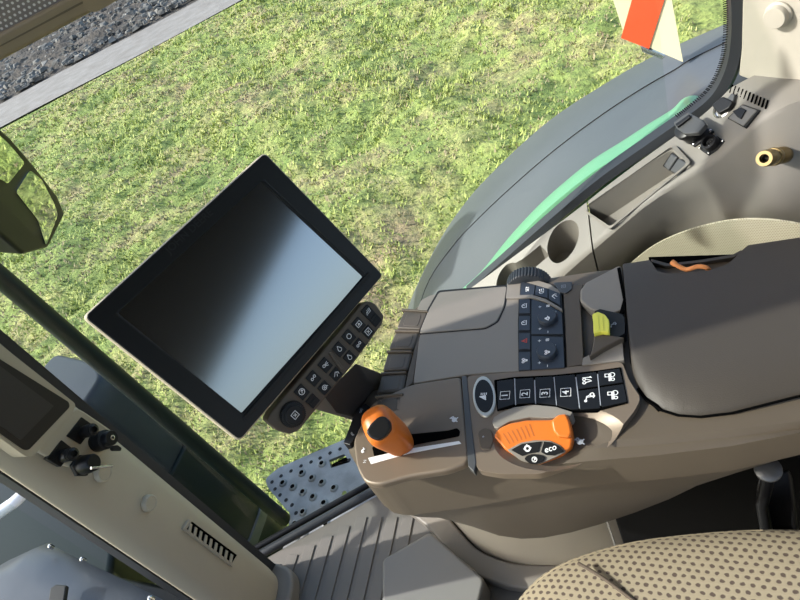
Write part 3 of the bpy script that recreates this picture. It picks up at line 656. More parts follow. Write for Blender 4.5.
# ================================================================ SEAT
seat = thing('operator_seat', 'tan operator seat cushion with dark dotted fabric', 'seat', (.1, .05, .15))
edge = [hz(x, y, .445) for x, y in [(498, 640), (506, 612), (516, 594), (536, 573), (562, 558), (600, 545), (640, 536), (700, 529), (760, 525), (860, 528), (960, 560)]]
edge = edge + [Vector((.55, .25, .445)), Vector((.55, -.22, .445)), Vector((-.2, -.22, .445))]
E_ = roundpts(edge, .04, 3); cc = Vector((.12, .08, .445)); rings = []
for k, z in ((.86, -.13), (.97, -.10), (1.0, -.05), (1.0, -.02), (.985, .0), (.95, .017), (.88, .030), (.75, .038), (.5, .042), (.2, .043), (.02, .043)):
    rings.append([cc+(p-cc)*k+Vector((0, 0, z)) for p in E_])
cush = loft('cushion', rings, seat_m, seat, smooth=True)
pts = [cc+(hz(x, y, .445)-cc)*.965+Vector((0, 0, .004)) for x, y in [(516, 594), (536, 573), (562, 558), (600, 545), (640, 536), (700, 529), (760, 525)]]
tube('piping', spline(pts, 4), .0035, mat('piping', (.38, .31, .21), .8), seat, n=8)
sp1 = [hz(x, y, .484) for x, y in [(578, 563), (600, 576), (622, 592), (640, 606), (660, 625)]]
tube('seam', spline(sp1, 4), .0024, mat('seam', (.10, .075, .055), .9), seat, n=8)
rings = [[Vector((x, y, z)) for x, y in ((-.16, .30), (.5, .32), (.5, -.18), (-.16, -.18))] for z in (.02, .34)]
loft('suspension', rings, cloth_blk, seat, bevel=.02)
brk = thing('seat_bracket', 'black steel bracket between the armrest and the seat', 'bracket', (.1, .47, .3))
slab('plate', [(-.13, .545, .0), (.45, .545, .0), (.45, .545, .50), (.10, .545, .50), (-.02, .545, .42), (-.13, .545, .345)], (0, -1, 0), .03, cloth_blk, brk, bevel=.004)
slab('gusset', [hz(755, 476, .42), hz(792, 466, .42), hz(800, 530, .36), hz(762, 530, .36)], (0, 0, 1), .05, black, brk, bevel=.008)
tube('rod', [hz(770, 470, .47), hz(762, 505, .40), hz(768, 540, .36)], .008, black, brk)
lathe('pivot', hz(768, 468, .50)-Vector((0, 0, .005)), (0, -.3, 1), [(.016, 0), (.016, .006), (.012, .009), (.003, .01)], mat('pivot_grey', (.12, .12, .12), .4, metal=.5), brk, n=24)
slab('edge_strip', [Vector((-.140, .516, .05)), Vector((-.136, .513, .05)), Vector((-.136, .513, .43)), Vector((-.140, .516, .43))], (0, -1, 0), .004, steel, brk)

# ================================================================ ARMREST CONSOLE
TOPZ = .62; TP = Vector((0, 0, TOPZ)); UP = Vector((0, 0, 1)); FWD = Vector((-1, 0, 0)); OUTW = Vector((0, 1, 0)); REAR = Vector((1, 0, 0))
arm = thing('armrest_console', 'brown tractor armrest console with keys, orange lever and padded rear end', 'armrest', (-.15, .6, .3))
def top(name, px, th, m, lift=0, bevel=0, r=0, parent=arm, **k): return plate(name, px, TP, UP, th, m, parent, bevel, r, lift, **k)
def tpt(x, y, lift=0): return hz(x, y, TOPZ+lift)
# shell: upper half, seam, lower skirt
ST = [ # x, top inner y, side y, seam z, outer y, top z
 (-.487, .492, .486, .500, .530, .560), (-.480, .468, .458, .468, .548, .592), (-.466, .450, .438, .452, .556, .606), (-.448, .441, .428, .446, .562, .613),
 (-.425, .437, .423, .449, .566, .614), (-.412, .436, .422, .452, .640, .614), (-.405, .436, .422, .454, .745, .612), (-.38, .436, .421, .461, .768, .612), (-.287, .437, .419, .489, .772, .612), (-.2, .437, .418, .520, .772, .612),
 (-.138, .437, .418, .540, .772, .612), (-.093, .438, .419, .548, .772, .612), (-.03, .440, .422, .552, .768, .612), (.053, .446, .430, .556, .760, .612), (.13, .455, .442, .570, .758, .610), (.3, .48, .47, .575, .755, .605), (.5, .50, .49, .575, .75, .60)]
def lerp_st(S, n=4):
    out = []
    for a, b in zip(S, S[1:]):
        for j in range(n): t = j/n; out.append([p*(1-t)+q*t for p, q in zip(a, b)])
    return out+[list(S[-1])]
rings = []
for x, yt, ys, zs, yo, zt in lerp_st(ST, 3):
    m_ = (zt+zs)/2
    rings.append([Vector((x, yt+.020, zt)), Vector((x, yt+.006, zt-.002)), Vector((x, yt, zt-.009)), Vector((x, ys+.004, m_+.02)), Vector((x, ys, m_-.01)), Vector((x, ys, zs)), Vector((x, ys+.01, zs-.004)), Vector((x, yo-.02, zs-.004)), Vector((x, yo, zs+.02)), Vector((x, yo, zt-.016)), Vector((x, yo-.006, zt-.004)), Vector((x, yo-.018, zt))])
shell = loft('upper_shell', rings, taupe, arm)
SK = [(-.485, .47, .47, .498, .49), (-.470, .446, .462, .46, .415), (-.45, .434, .452, .450, .398), (-.42, .428, .446, .45, .392), (-.388, .427, .446, .46, .390), (-.34, .425, .445, .474, .362), (-.302, .424, .444, .484, .332), (-.265, .423, .443, .498, .324), (-.226, .423, .443, .512, .330), (-.18, .422, .442, .525, .352), (-.131, .422, .442, .540, .381),
      (-.075, .424, .442, .548, .420), (-.026, .427, .442, .550, .459), (.01, .430, .443, .552, .492), (.055, .434, .444, .553, .520), (.124, .446, .452, .566, .552), (.3, .474, .48, .573, .565), (.5, .494, .50, .573, .568)]
rings = []
for x, ys, yb, zs, zb in lerp_st(SK, 3):
    rings.append([Vector((x, ys, zs)), Vector((x, ys+(yb-ys)*.5, (zs*.4+zb*.6))), Vector((x, yb, zb+.004)), Vector((x, yb+.006, zb)), Vector((x, min(.70, .55+.9*(x+.485)), zb)), Vector((x, min(.74, .552+.9*(x+.485)), zs))])
loft('lower_skirt', rings, taupe, arm)
# pad
PR = [(-.048, .530), (-.043, .510), (-.034, .490), (-.018, .474), (.0, .465), (.025, .461), (.06, .464), (.13, .482), (.25, .505), (.4, .52), (.55, .53)]
rings = []
for i, (x, yi) in enumerate(lerp_st(PR, 3)):
    e = .006 if i == 0 else 0
    rings.append([Vector((x, y, z-e)) for y, z in ((yi, .592), (yi+.002, .600), (yi+.010, .611), (yi+.028, .621), (yi+.055, .627), (yi+.085, .6285), (.68, .629), (.742, .629), (.754, .626), (.760, .618), (.760, .592))])
pad = loft('armrest_pad', rings, pad_m, arm)
pk = [hz(x, y, .6285)+Vector((0, 0, .03)) for x, y in [(648, 240), (650, 260), (657, 271), (668, 274), (690, 273), (712, 270), (728, 264), (738, 255), (756, 235)]]
cut(pad, slab('c', pk, UP, .075, None, r=.004))
tube('pad_seam', [Vector((x, yi+.0085, .6142)) for x, yi in lerp_st(PR, 3)[3:]], .0016, dark_void, arm, n=8)
top('pocket_floor', [(648, 257), (655, 274), (715, 272), (745, 254)], .004, dark_void, lift=-.012, r=.004)
top('pocket_rim', [(651, 259), (668, 263.5), (700, 260), (733, 254.5), (741, 250), (742, 252), (734, 257), (700, 262.5), (666, 266), (652, 262)], .01, pad_m, lift=-.002)
strap = tube('strap', spline([hz(672, 262, .632), hz(678, 266, .63), hz(686, 269.5, .626), hz(690, 269, .628), hz(698, 266.5, .63), hz(706, 267.5, .628), hz(709, 270, .620)], 5), [.0042]*4+[.0034]*27, cordm, None)
tag(strap, 'orange rubber strap end lying in the armrest pocket', 'strap')
# black gap in front of the pad
top('pad_gap', [(623, 264), (627, 263), (634, 355), (645, 388), (662, 409), (658, 411), (640, 392), (630, 362)], .012, dark_void, lift=-.006)
# forward covers
top('front_cover', [(437, 292), (505, 286), (519, 290), (521, 371.5), (467, 374.5), (413, 383.5), (419, 338)], .010, taupe_lite, lift=0, bevel=.002, r=.004)
top('storage_lid', [(439, 292), (507, 286), (504, 306), (497, 321), (485, 327.5), (419, 333), (428, 311)], .006, taupe_lite, lift=.0022, bevel=.0012, r=.006)
top('lid_joint', [(438, 290.5), (508.5, 284.5), (505.5, 306), (498.5, 322), (486, 329), (418, 334.5), (427, 310)], .004, black_soft, lift=.0006, r=.006)
top('edge_rail', [(437, 293), (428, 311), (418, 334), (408, 372), (404, 390), (413, 383), (420, 340), (430, 312), (439, 294)], .02, taupe, lift=-.001, bevel=.002)
top('front_cap', [(417, 309), (421, 300), (430, 295), (437, 294), (428, 311)], .02, taupe_lite, lift=-.003, bevel=.003, r=.003)
# five paddle levers across the nose, with the ribs between
for q in ([(404, 310), (428, 312), (421, 329), (396, 328)], [(395, 332), (420, 332), (413, 349), (388, 349)], [(387, 353), (412, 352), (407, 370), (382, 371)], [(381, 375), (406, 373), (403, 391), (376, 394)], [(376, 398), (403, 395), (402, 412), (374, 414)]):
    pd = top('paddle', q, .05, paddle_m, lift=.001, bevel=.011, r=.006, seg=5)
    c = [sum(a)/4 for a in zip(*q)]
    top('paddle_inlay', [(c[0]+(x-c[0])*.6, c[1]+(y-c[1])*.72) for x, y in q], .002, paddle_m, lift=.0017, bevel=.0009, r=.006, parent=pd)
for q in ([(402, 308), (428, 310), (427.5, 311.6), (401, 310)], [(395, 328.8), (420, 329.8), (419.4, 331.6), (394, 331)], [(387, 350), (412, 350), (411.4, 351.8), (386, 352)], [(381, 371.8), (406, 370.8), (405.4, 372.6), (380, 374)], [(375, 395), (403, 392.5), (402.5, 394.3), (374, 397)]):
    top('paddle_rib', q, .03, taupe, lift=.004, bevel=.0015)
# nose switch panel
nsp = top('nose_switch_panel', [(365.5, 403), (356, 409), (343, 443), (350, 445), (362, 428), (372, 408)], .02, black, lift=-.003, bevel=.0015)
symbol('phone', tpt(352.5, 434, -.003), OUTW, FWD, .008, grey_p, nsp)
symbol('hand', tpt(361, 411, -.003), OUTW, FWD, .008, grey_p, nsp)
# lever panel, slot, prints, lever
lp = top('lever_panel', [(411, 384), (461, 376), (469, 462), (448, 470), (410, 476), (378, 485), (364, 482), (356, 466), (353, 440), (372, 402)], .014, taupe_met, lift=.001, bevel=.004, r=.010)
top('lever_slot', [(372, 447), (395, 441), (412, 434), (448, 430.5), (457, 428), (460, 431), (459, 436), (450, 438), (412, 445), (392, 452), (374, 456)], .003, dark_void, lift=.0018, r=.002)
top('speed_wedge', [(368, 458), (407, 449), (459, 441), (461, 443.5), (410, 453), (371, 464)], .001, white_p, lift=.0016)
symbol('turtle', tpt(363.5, 451, .0012), OUTW, FWD, .010, white_p, lp, w_=.14)
symbol('hare', tpt(454.5, 420, .0012), OUTW, FWD, .011, white_p, lp, w_=.16)
letters('symbol', 'N', tpt(365, 461.5, .0012), OUTW, FWD, .007, white_p, lp)
LB, LT = hz(400, 440, .628), hz(376, 423, .712)
ax = (LT-LB).normalized()
tube('lever_stem', [hz(404, 446, .60), LB+ax*.01], .007, black, arm)
def headring(P, ax, a, b, tilt=0, n=28):
    u = (OUTW-ax*OUTW.dot(ax)).normalized(); v = ax.cross(u); out = []
    for i in range(n):
        t = 2*math.pi*i/n; c, s = math.cos(t), math.sin(t); k = (abs(c)**3.0+abs(s)**3.0)**(-1/3.0)
        out.append(P+(u*math.cos(tilt)+v*math.sin(tilt))*c*k*a+(v*math.cos(tilt)-u*math.sin(tilt))*s*k*b)
    return out
L = (LT-LB).length
prof = [(-.010, .3), (-.008, .62), (-.002, .80), (.010, .88), (L*.4, .93), (L*.7, 1.0), (L*.86, 1.0), (L*.94, .93), (L, .78), (L+.004, .55), (L+.006, .2)]
head = loft('lever_knob', [headring(LB+ax*h, ax, .0275*k, .0225*k, .5) for h, k in prof], orange, arm)
HP = LT+ax*.0045; HN = (CP-HP).normalized()*.5+ax*.5; HN = HN.normalized()
bt_ = plate('lever_button', [(365.5, 432), (370, 424), (378, 416.5), (384, 415.5), (390, 421), (391, 429), (386, 436), (378, 440.5), (370, 438)], HP, HN, .024, black, head, bevel=.003, r=.004, lift=.008, seg=4)
top('slate_strip', [(461.5, 376), (466.5, 375.5), (471, 420), (476, 463), (474, 472), (468, 466), (464, 410)], .012, strip_m, lift=.002, bevel=.001)
# rear key panel
kp = top('key_panel', [(467, 376), (560, 368), (622, 361.5), (629, 380), (641, 398), (634, 412), (612, 438), (575, 462), (540, 474), (500, 474), (477, 470), (471, 420)], .012, taupe_met, lift=.001, bevel=.004, r=.008)
dish = Vector((-.165, .445, .640))
def ellcut(P, rx, ry, rz):
    rings = []; 
    for i in range(1, 16):
        t = math.pi*i/16; rings.append([Vector(P)+Vector((rx*math.sin(t)*math.cos(a), ry*math.sin(t)*math.sin(a), -rz*math.cos(t))) for a in [2*math.pi*j/40 for j in range(40)]])
    return loft('c', rings, None, None)
cut(kp, ellcut(dish+Vector((.02, 0, 0)), .098, .056, .040)); cut(shell, ellcut(dish+Vector((.02, 0, 0)), .0975, .0555, .0395))
for o_ in (kp,):
    for p in o_.data.polygons: p.use_smooth = True
ov = [tpt(484.7+11.5*math.cos(t)+1.2*math.sin(t), 397.5+20.5*math.sin(t), .001) for t in [2*math.pi*i/40 for i in range(40)]]
ovc = sum(ov, Vector())/40
ovr = slab('oval_bezel', [p+UP*.003 for p in ov], UP, .008, silver_t, arm, bevel=.002)
ovf = slab('oval_key', [ovc+(p-ovc)*.80+UP*.0042 for p in ov], UP, .005, key_m, arm, bevel=.001)
symbol('sat', ovc+UP*.0044+Vector((0, -.002, 0)), OUTW, FWD, .013, white_p, ovf, w_=.1)
def key(name, px, m=key_m, lift=.0030, sym=None, at=None, sz=.012, ink=white_p, w_=.1, r=.0012, par=arm, th=.004):
    k_ = top(name, px, th, m, lift=lift, bevel=.0006, r=r, parent=par)
    c = at or tuple(sum(a)/len(px) for a in zip(*px))
    if sym and sym in IC: symbol(sym, tpt(c[0], c[1], lift), OUTW, FWD, sz, ink, k_, w_)
    elif sym: letters('digit', sym, tpt(c[0], c[1], lift), OUTW, FWD, sz, ink, k_, bold=.02)
    return k_
top('key_well', [(494, 380), (513, 377), (553, 375), (597, 370.5), (621, 367), (628, 403), (597, 411), (572, 411), (530, 404), (497, 411)], .004, dark_void, lift=.0022, r=.002)
for d, q, c in (('1', [(497, 381), (513, 379), (514.5, 404), (498, 409)], (505, 395.5)), ('2', [(515, 379), (533, 377.6), (535, 403), (516, 404)], (525, 394)), ('3', [(535, 377.5), (552.6, 376.3), (555.5, 405), (536.5, 403)], (545, 393.4)), ('4', [(554.5, 376.2), (574.5, 374.5), (578.5, 409), (572, 409.5), (557.5, 405.5)], (565.8, 392.5))):
    k_ = key('number_key', q, sym=d, at=c, sz=.0125)
    a, b_, cc_ = [tpt(c[0], c[1], .0033)]*3
    V = []; Fc = []; P = tpt(c[0], c[1], .0033)
    s = .0065; fr_ = [(-s, -s*.6), (-s, -s), (-s*.5, -s)], [(s*.5, -s), (s, -s), (s, -s*.5)], [(s, s*.5), (s, s), (s*.5, s)], [(-s*.5, s), (-s, s), (-s, s*.5)], [(-s, -s*.4), (-s, s*.4)], [(s, -s*.4), (s, s*.4)], [(-s*.4, -s), (s*.4, -s)], [(-s*.4, s), (s*.4, s)]
    IC['box'+d] = [list(t) for t in fr_]
    IC['box'+d] = [[(x/s*.5, y/s*.5) for x, y in t] for t in fr_]
    symbol('box'+d, P, OUTW, FWD, .0135, white_p, k_, .055)
key('hitch_key', [(576.5, 374.5), (596, 372), (597.5, 386), (577.5, 389)], sym='diffs', sz=.014, w_=.09)
key('hitch_key', [(578, 391), (597.8, 388), (600, 408), (580, 409.5)], sym='hitch', sz=.014, w_=.09, at=(590, 397.5))
key('tractor_key', [(598, 371.5), (619.5, 368.5), (623, 382), (599.5, 385.5)], sym='tractor_fill', sz=.014, w_=.08)
key('tractor_key', [(600, 387.5), (623.5, 384), (627, 401.5), (602, 407)], sym='tractor_fill', sz=.014, w_=.08, at=(613, 395))
for q in ([(514, 378.5), (515, 378.5), (516, 404.5), (515, 404.5)], [(534, 380), (535, 380), (536, 403.5), (535, 403.5)], [(553.5, 377), (554.3, 377), (556.8, 405), (556, 405)], [(575.3, 377), (576.3, 377), (580, 408), (579, 408)], [(597, 374), (598, 374), (601, 405), (600, 405)]):
    top('key_divider', q, .003, grey_p, lift=.0036)
# orange drive knob
DP = Vector((-.185, .435, .607)); DN = Vector((0.05, -.42, .9)).normalized()
top('knob_arch', [(492, 422), (494, 417), (502, 412), (514, 407), (534, 404.5), (556, 406.5), (573, 412), (570, 416), (550, 418), (530, 417), (510, 421), (498, 428), (494, 427)], .022, taupe_lite, lift=.008, bevel=.004, r=.002)
kb = plate('drive_knob', [(494, 437), (495, 432), (501, 427), (510, 423), (526, 420), (551, 419.6), (556, 418), (559, 415), (565, 413.5), (568, 417), (571, 428), (573, 438), (571, 448), (562, 455), (548, 460), (537, 463.5), (529, 463), (518, 458), (505, 450)], DP, DN, .03, orange, arm, bevel=.005, r=.003, lift=.010, seg=4)
plate('knob_face', [(507, 450), (521, 442.5), (535, 440), (550, 440.5), (560, 445), (566, 451.5), (556, 457), (540, 464), (530, 464.5), (520, 460)], DP, DN, .004, taupe_lite, kb, lift=.0112, r=.002, bevel=.0008)
f1 = plate('knob_sector', [(511, 450), (522, 443.8), (541.5, 441.3), (538, 452), (529, 453.5), (522, 456)], DP, DN, .004, key_m, kb, lift=.0126, r=.001)
f2 = plate('knob_sector', [(544, 441.5), (550, 442), (559, 446), (564, 451.5), (554, 455.5), (546, 455), (541, 452)], DP, DN, .004, key_m, kb, lift=.0126, r=.001)
f3 = plate('knob_button', [(524, 459), (527, 455.5), (533, 453.8), (540, 454.5), (545, 457), (543, 461), (537, 464), (530, 464)], DP, DN, .004, key_m, kb, lift=.0135, r=.004)
KU = (OUTW*.9+Vector((-.12, 0, .4))); KU = (KU-DN*KU.dot(DN)).normalized(); KR = KU.cross(DN)
plate('finger_tab', [(551, 420.5), (558, 414.5), (566, 413.5), (569.5, 421), (572, 433), (569, 438), (558, 437), (553, 431)], DP, DN, .02, orange, kb, bevel=.004, r=.003, lift=.018, seg=4)
letters('lettering', 'eco', on(550.5, 448.5, DP+DN*.0127, DN), (KR+KU*.15).normalized(), KU, .011, white_p, kb, bold=.01)
symbol('gear', on(527.5, 448.5, DP+DN*.0127, DN), KR, KU, .009, white_p, kb, .14)
symbol('steer', on(534.5, 459.5, DP+DN*.0137, DN), KR, KU, .007, white_p, kb, .14)
for i in range(7):
    t = i/6; a = (500+26*t+3, 433.5-9.5*t); b = (507.5+24*t+2, 444-8*t)
    w_ = .45
    plate('grip_rib', [(a[0]-w_, a[1]), (b[0]-w_, b[1]), (b[0]+w_+.5, b[1]), (a[0]+w_+.5, a[1])], DP, DN, .0012, orange_d, kb, lift=.0104)
symbol('turtle', tpt(484, 437, .0015), OUTW, FWD, .010, grey_p, arm, .12)
symbol('hare', tpt(580, 442, -.010), OUTW, FWD, .012, grey_p, arm, .14)
top('thumb_rest', [(477, 432), (484, 427), (492, 430), (494, 440), (490, 450), (480, 449)], .008, taupe, lift=.0025, bevel=.002, r=.005)
# slate key field
kf = top('key_field', [(520, 277), (534, 280), (548, 284), (561, 290), (563, 320), (565, 368), (518.5, 371), (518, 320)], .006, black_soft, lift=.0012, r=.002)
key('rotor_key', [(521, 281.5), (535, 285), (534, 295), (520.2, 295)], key_blue, sym='SET', sz=.0075, lift=.003)
key('rotor_key', [(536, 285.3), (547.6, 288.6), (547.6, 298), (535, 294.7)], key_blue, sym='lamp', sz=.012, lift=.003)
key('rotor_key', [(548.6, 289), (559.4, 293), (560.2, 305.3), (548.8, 298.8)], key_blue, sym='arrow', sz=.011, lift=.003)
top('field_band', [(506, 295.5), (532, 294.5), (546, 299), (562, 308.5), (562.5, 311.5), (546, 301.8), (531, 297.4), (506, 298)], .004, taupe_lite, lift=.0045, bevel=.0008)
for q, s_, ink in (([(519.5, 299), (530, 299), (530, 313), (519, 313)], 'gauge', white_p), ([(519, 316), (530, 316), (530, 330), (518.8, 330)], 'gauge', white_p), ([(518.8, 333), (530, 333), (530.2, 349), (518.8, 349)], 'tri', red_p), ([(518.8, 352), (530.3, 352), (530.5, 369.5), (518.8, 370)], 'diff', white_p)):
    key('side_key', q, key_blue, sym=s_, sz=.010, ink=ink, lift=.003, w_=.12)
top('knob_plate', [(531.5, 299), (545, 303), (561.5, 312.5), (563, 334), (531.5, 334)], .004, key_blue, lift=.003, bevel=.0005)
top('knob_plate', [(531.5, 336), (563, 337), (564.5, 367.5), (531.8, 369.5)], .004, key_blue, lift=.003, bevel=.0005)
for (x, y), s_ in (((548, 319), 'pump'), ((547.5, 353), 'diff')):
    kn_ = lathe('small_knob', tpt(x, y, .003), UP, [(.0148, 0), (.0148, .006), (.0135, .0078), (.002, .008)], key_blue, arm, n=32)
    symbol(s_, tpt(x-.3, y-.5, .0111), OUTW, FWD, .009, white_p, kn_, .12)
    for dx, dy, g in ((-8, -12, 'plus'), (0, -13, 'list'), (8, -7, 'minus'), (-8, 10, 'plus'), (0, 13, 'minus')):
        symbol(g, tpt(x+dx, y+dy, .003), OUTW, FWD, .005, white_p, kf, .16)
# ridged thumbwheel
wc = hy(530, 291, .797); wc = Vector((wc.x, .788, .598))
wc = hz(529, 290, .600)
wheel = lathe('thumbwheel', wc+Vector((0, -.004, 0)), OUTW, [(.030, 0), (.0375, .001, 1), (.0385, .003, 1), (.0385, .021, 1), (.037, .023, 1), (.02, .024)], rubber, arm, knurl=44, kamp=.0016)
top('wheel_guard', [(507, 285), (509, 279), (521, 277.5), (536, 279.5), (550, 284), (561, 291), (560, 295), (547, 288.5), (535, 284.8), (521, 281), (520, 296), (506, 296)], .006, taupe_lite, lift=.0015, bevel=.001)
# block right of the key field
top('side_cover', [(563, 286), (583, 284), (580, 300), (582, 330), (584, 364), (567, 367), (565, 320)], .006, taupe, lift=.001, bevel=.001)
pd_ = top('small_button', [(553, 282.5), (572, 281.5), (571.5, 289), (566, 293), (560, 292)], .008, strip_m, lift=.003, bevel=.001, r=.002)
symbol('list', tpt(563.5, 286.5, .003), OUTW, FWD, .008, grey_p, pd_, .08)
top('raised_block', [(580, 290), (586, 282), (618, 265.5), (622, 266), (625, 300), (624, 309), (611, 314), (590, 309), (580, 300)], .02, taupe_lite, lift=.008, bevel=.003, r=.003)
top('raised_block', [(583, 358), (612, 343), (622, 339), (624, 360), (582, 365)], .01, taupe_lite, lift=.003, bevel=.002, r=.001)
top('block_gap', [(617, 268), (620.5, 267), (626, 300), (624, 312), (619, 314), (623, 300)], .003, dark_void, lift=.0088)
sw_ = top('switch_cradle', [(595, 311), (600, 309), (622, 314), (624.5, 318), (625, 333), (612, 341), (603, 345), (589, 356), (592, 347), (594, 338), (592, 320)], .02, black_soft, lift=.009, bevel=.002, r=.001)
top('yellow_switch', [(592, 314), (598, 311.5), (605, 314.5), (609, 320), (609, 332), (601, 331), (593.5, 333), (593, 322)], .016, yellow, lift=.018, bevel=.003, r=.002, parent=arm)
for dx in (0, 4.5): top('switch_rib', [(597+dx, 315), (598+dx, 315), (599+dx, 329.5), (598+dx, 329.5)], .002, yellow, lift=.0188, parent=arm)
symbol('hitch', tpt(613.5, 325, .0092), OUTW, FWD, .009, grey_p, sw_, .1)
plate('cradle_cheek', [(594, 336), (603, 334), (624, 337), (603, 348), (589, 357), (592, 349)], TP, UP, .02, taupe, arm, bevel=.002, lift=.012)

# ================================================================ MONITOR ON THE ARMREST
mc = [(84, 317), (265, 153), (383, 275), (240, 440)]
K = [ray(*q) for q in mc]
A_ = np.array([[K[1][i], -K[2][i], K[3][i]] for i in range(3)]); s_ = np.linalg.solve(A_, np.array(K[0]))
Pm = [K[0], K[1]*s_[0], K[2]*s_[1], K[3]*s_[2]]; kk = .31/(Pm[1]-Pm[0]).length; Pm = [CP+p*kk for p in Pm]
MU = (Pm[1]-Pm[0]).normalized(); MN = MU.cross((Pm[0]-Pm[3])).normalized()
if MN.dot(CP-Pm[0]) < 0: MN = -MN
MV = MN.cross(MU).normalized(); MP = Pm[0]
mon = thing('display_monitor', 'large black touchscreen monitor with pale rear shell mounted ahead of the armrest', 'monitor', (-.42, .62, .60))
def mp(name, px, th, m, lift=0, bevel=0, r=0, parent=mon, **k): return plate(name, px, MP, MN, th, m, parent, bevel, r, lift, **k)
mp('rear_shell', [(82.5, 317.5), (265, 151.5), (384, 275), (240, 442.5)], .030, beige, lift=-.005, bevel=.004, r=.008)
bz = mp('bezel', [(84.5, 317), (265, 153), (383, 275), (240, 440)], .008, bezel_m, lift=.0015, bevel=.0015, r=.007)
scr = [(117.5, 313), (263, 180), (366.5, 276.5), (243.5, 414.5)]
cut(bz, slab('c', [on(x, y, MP+MN*.01, MN) for x, y in scr], MN, .0125, None, r=.004))
mp('screen', [(115, 313), (263, 178), (369, 277), (243, 417)], .003, screen_m, lift=-.0008)
ringlip('screen_frame', [on(x, y, MP+MN*.0012, MN) for x, y in scr], MN, .0028, .0012, black_soft, mon, r=.004)
mp('lower_ridge', [(368.5, 272), (371, 275.5), (246, 421), (243, 418)], .003, black_soft, lift=.0038, bevel=.001)
letters('lettering', 'JOHN DEERE', on(189.5, 231, MP+MN*.0016, MN), MU, MV, .0135, mat('logo_grey', (.020, .022, .025), .5, spec=.3), bz, th=.0006, bold=.02)
# key pod under the screen
pod = mp('key_pod', [(362, 303), (370, 301), (376, 304), (384.5, 316), (382.5, 324), (352, 366), (320, 405), (299, 431), (290, 434.5), (278, 431), (266.5, 421), (270, 413), (300, 378), (340, 330)], .022, taupe, lift=-.004, bevel=.003, r=.004)
kdir = (on(369, 312, MP, MN)-on(303, 392, MP, MN)).normalized(); kdv = MN.cross(kdir).normalized()
def podkey(x, y, sym, h=.0185, wd=.0155):
    P = on(260+x/4, 290+y/4, MP, MN)+MN*-.0022
    k_ = slab('pod_key', [P-kdir*wd/2-kdv*h/2, P+kdir*wd/2-kdv*h/2, P+kdir*wd/2+kdv*h/2, P-kdir*wd/2+kdv*h/2], MN, .004, key_m, mon, bevel=.0006, r=.001)
    if sym: symbol(sym, P+kdv*.001, kdir, kdv, .0095, white_p, k_, .10)
    else: slab('bar_mark', [P-kdir*.0055-kdv*.001+MN*.0012, P+kdir*.0055-kdv*.001+MN*.0012, P+kdir*.0055+kdv*.0015+MN*.0012, P-kdir*.0055+kdv*.0015+MN*.0012], MN, .0012, black_soft, k_)
for x, y, s in ((436, 88, 'bars'), (399, 138, 'frame'), (360, 187, 'ring'), (321, 237, 'drop'), (265, 301, 'hand'), (218, 354, 'link'), (171, 409, 'steer')): podkey(x, y, s)
for x, y, s in ((466, 120, None), (437, 168, 'x'), (400, 220, 'link'), (362, 270, 'drop'), (308, 338, 'arrow'), (262, 392, 'wheel_cable'), (215, 445, None)): podkey(x, y, s, h=.0155)
mp('pod_ridge', [(329, 353), (332, 352), (344, 368), (341, 370)], .004, taupe, lift=-.001, bevel=.001)
dc = on(293.5, 414.5, MP, MN)-MN*.004
dial = lathe('pod_dial', dc, MN, [(.0185, 0, 1), (.0180, .005, 1), (.0165, .006), (.0135, .0065), (.013, .0085), (.012, .0092), (.001, .0095)], black_soft, mon, knurl=36, kamp=.0008)
symbol('x', dc+MN*.0097, kdir, kdv, .0095, white_p, dial, .09)
# swing arm down to the armrest nose
a0, a1, a2, a3 = on(322, 396, MP-MN*.04, MN), on(356, 362, MP-MN*.04, MN), hz(386, 374, .585), hz(360, 410, .585)
dn = Vector((0, 0, -.035))
loft('mount_arm', [[a0, a1, a1+dn*1.3, a0+dn*1.3], [a3, a2, a2+dn, a3+dn]], mat('arm_dark', (.035, .030, .027), .5), mon, bevel=.004)
b0_, b1_ = on(306, 404, MP-MN*.05, MN), hz(352, 418, .575)
b2_, b3_ = on(320, 392, MP-MN*.05, MN), hz(368, 402, .575)
loft('arm_underside', [[b0_, b2_, b2_+dn*.3, b0_+dn*.3], [b1_, b3_, b3_+dn*.3, b1_+dn*.3]], taupe_lite, mon, bevel=.002)
mp('back_mount', [(215, 330), (260, 285), (330, 350), (290, 400)], .05, black_soft, lift=-.034, bevel=.006)

# ================================================================ ON THE PILLAR
XP = Vector((-.905, 0, 0)); XN = Vector((1, 0, 0))
def xp(name, px, th, m, lift=0, bevel=0, r=0, parent=None, **k): return plate(name, px, XP, XN, th, m, parent, bevel, r, lift, **k)
pm = thing('corner_display', 'dark screen in a beige bezel on the pillar at the left edge', 'display', (-.9, .40, .85))
xp('bezel', [(-70, 285), (0, 344), (76, 404), (74, 411), (34, 456), (26, 457), (0, 438), (-70, 383)], .03, beige, lift=.006, bevel=.004, r=.006, parent=pm)
xp('screen_border', [(-70, 302), (0, 359), (69, 402), (70, 407), (29, 450), (24, 450), (0, 433), (-70, 374)], .004, mat('display_border', (.02, .017, .015), .4), lift=.0075, bevel=.001, r=.004, parent=pm)
xp('screen', [(-70, 315), (0, 366), (54, 406), (21, 440), (0, 425), (-70, 368)], .002, mat('display_screen', (.05, .045, .042), .3), lift=.0082, r=.002, parent=pm)
pl_ = xp('connector_plate', [(76, 407), (84, 411), (116, 433), (118, 440), (90, 464), (78, 468), (66, 466), (40, 452), (38, 446)], .012, beige, lift=.0015, bevel=.004, r=.010)
tag(pl_, 'raised beige plate holding the sockets below the corner display', 'plate')
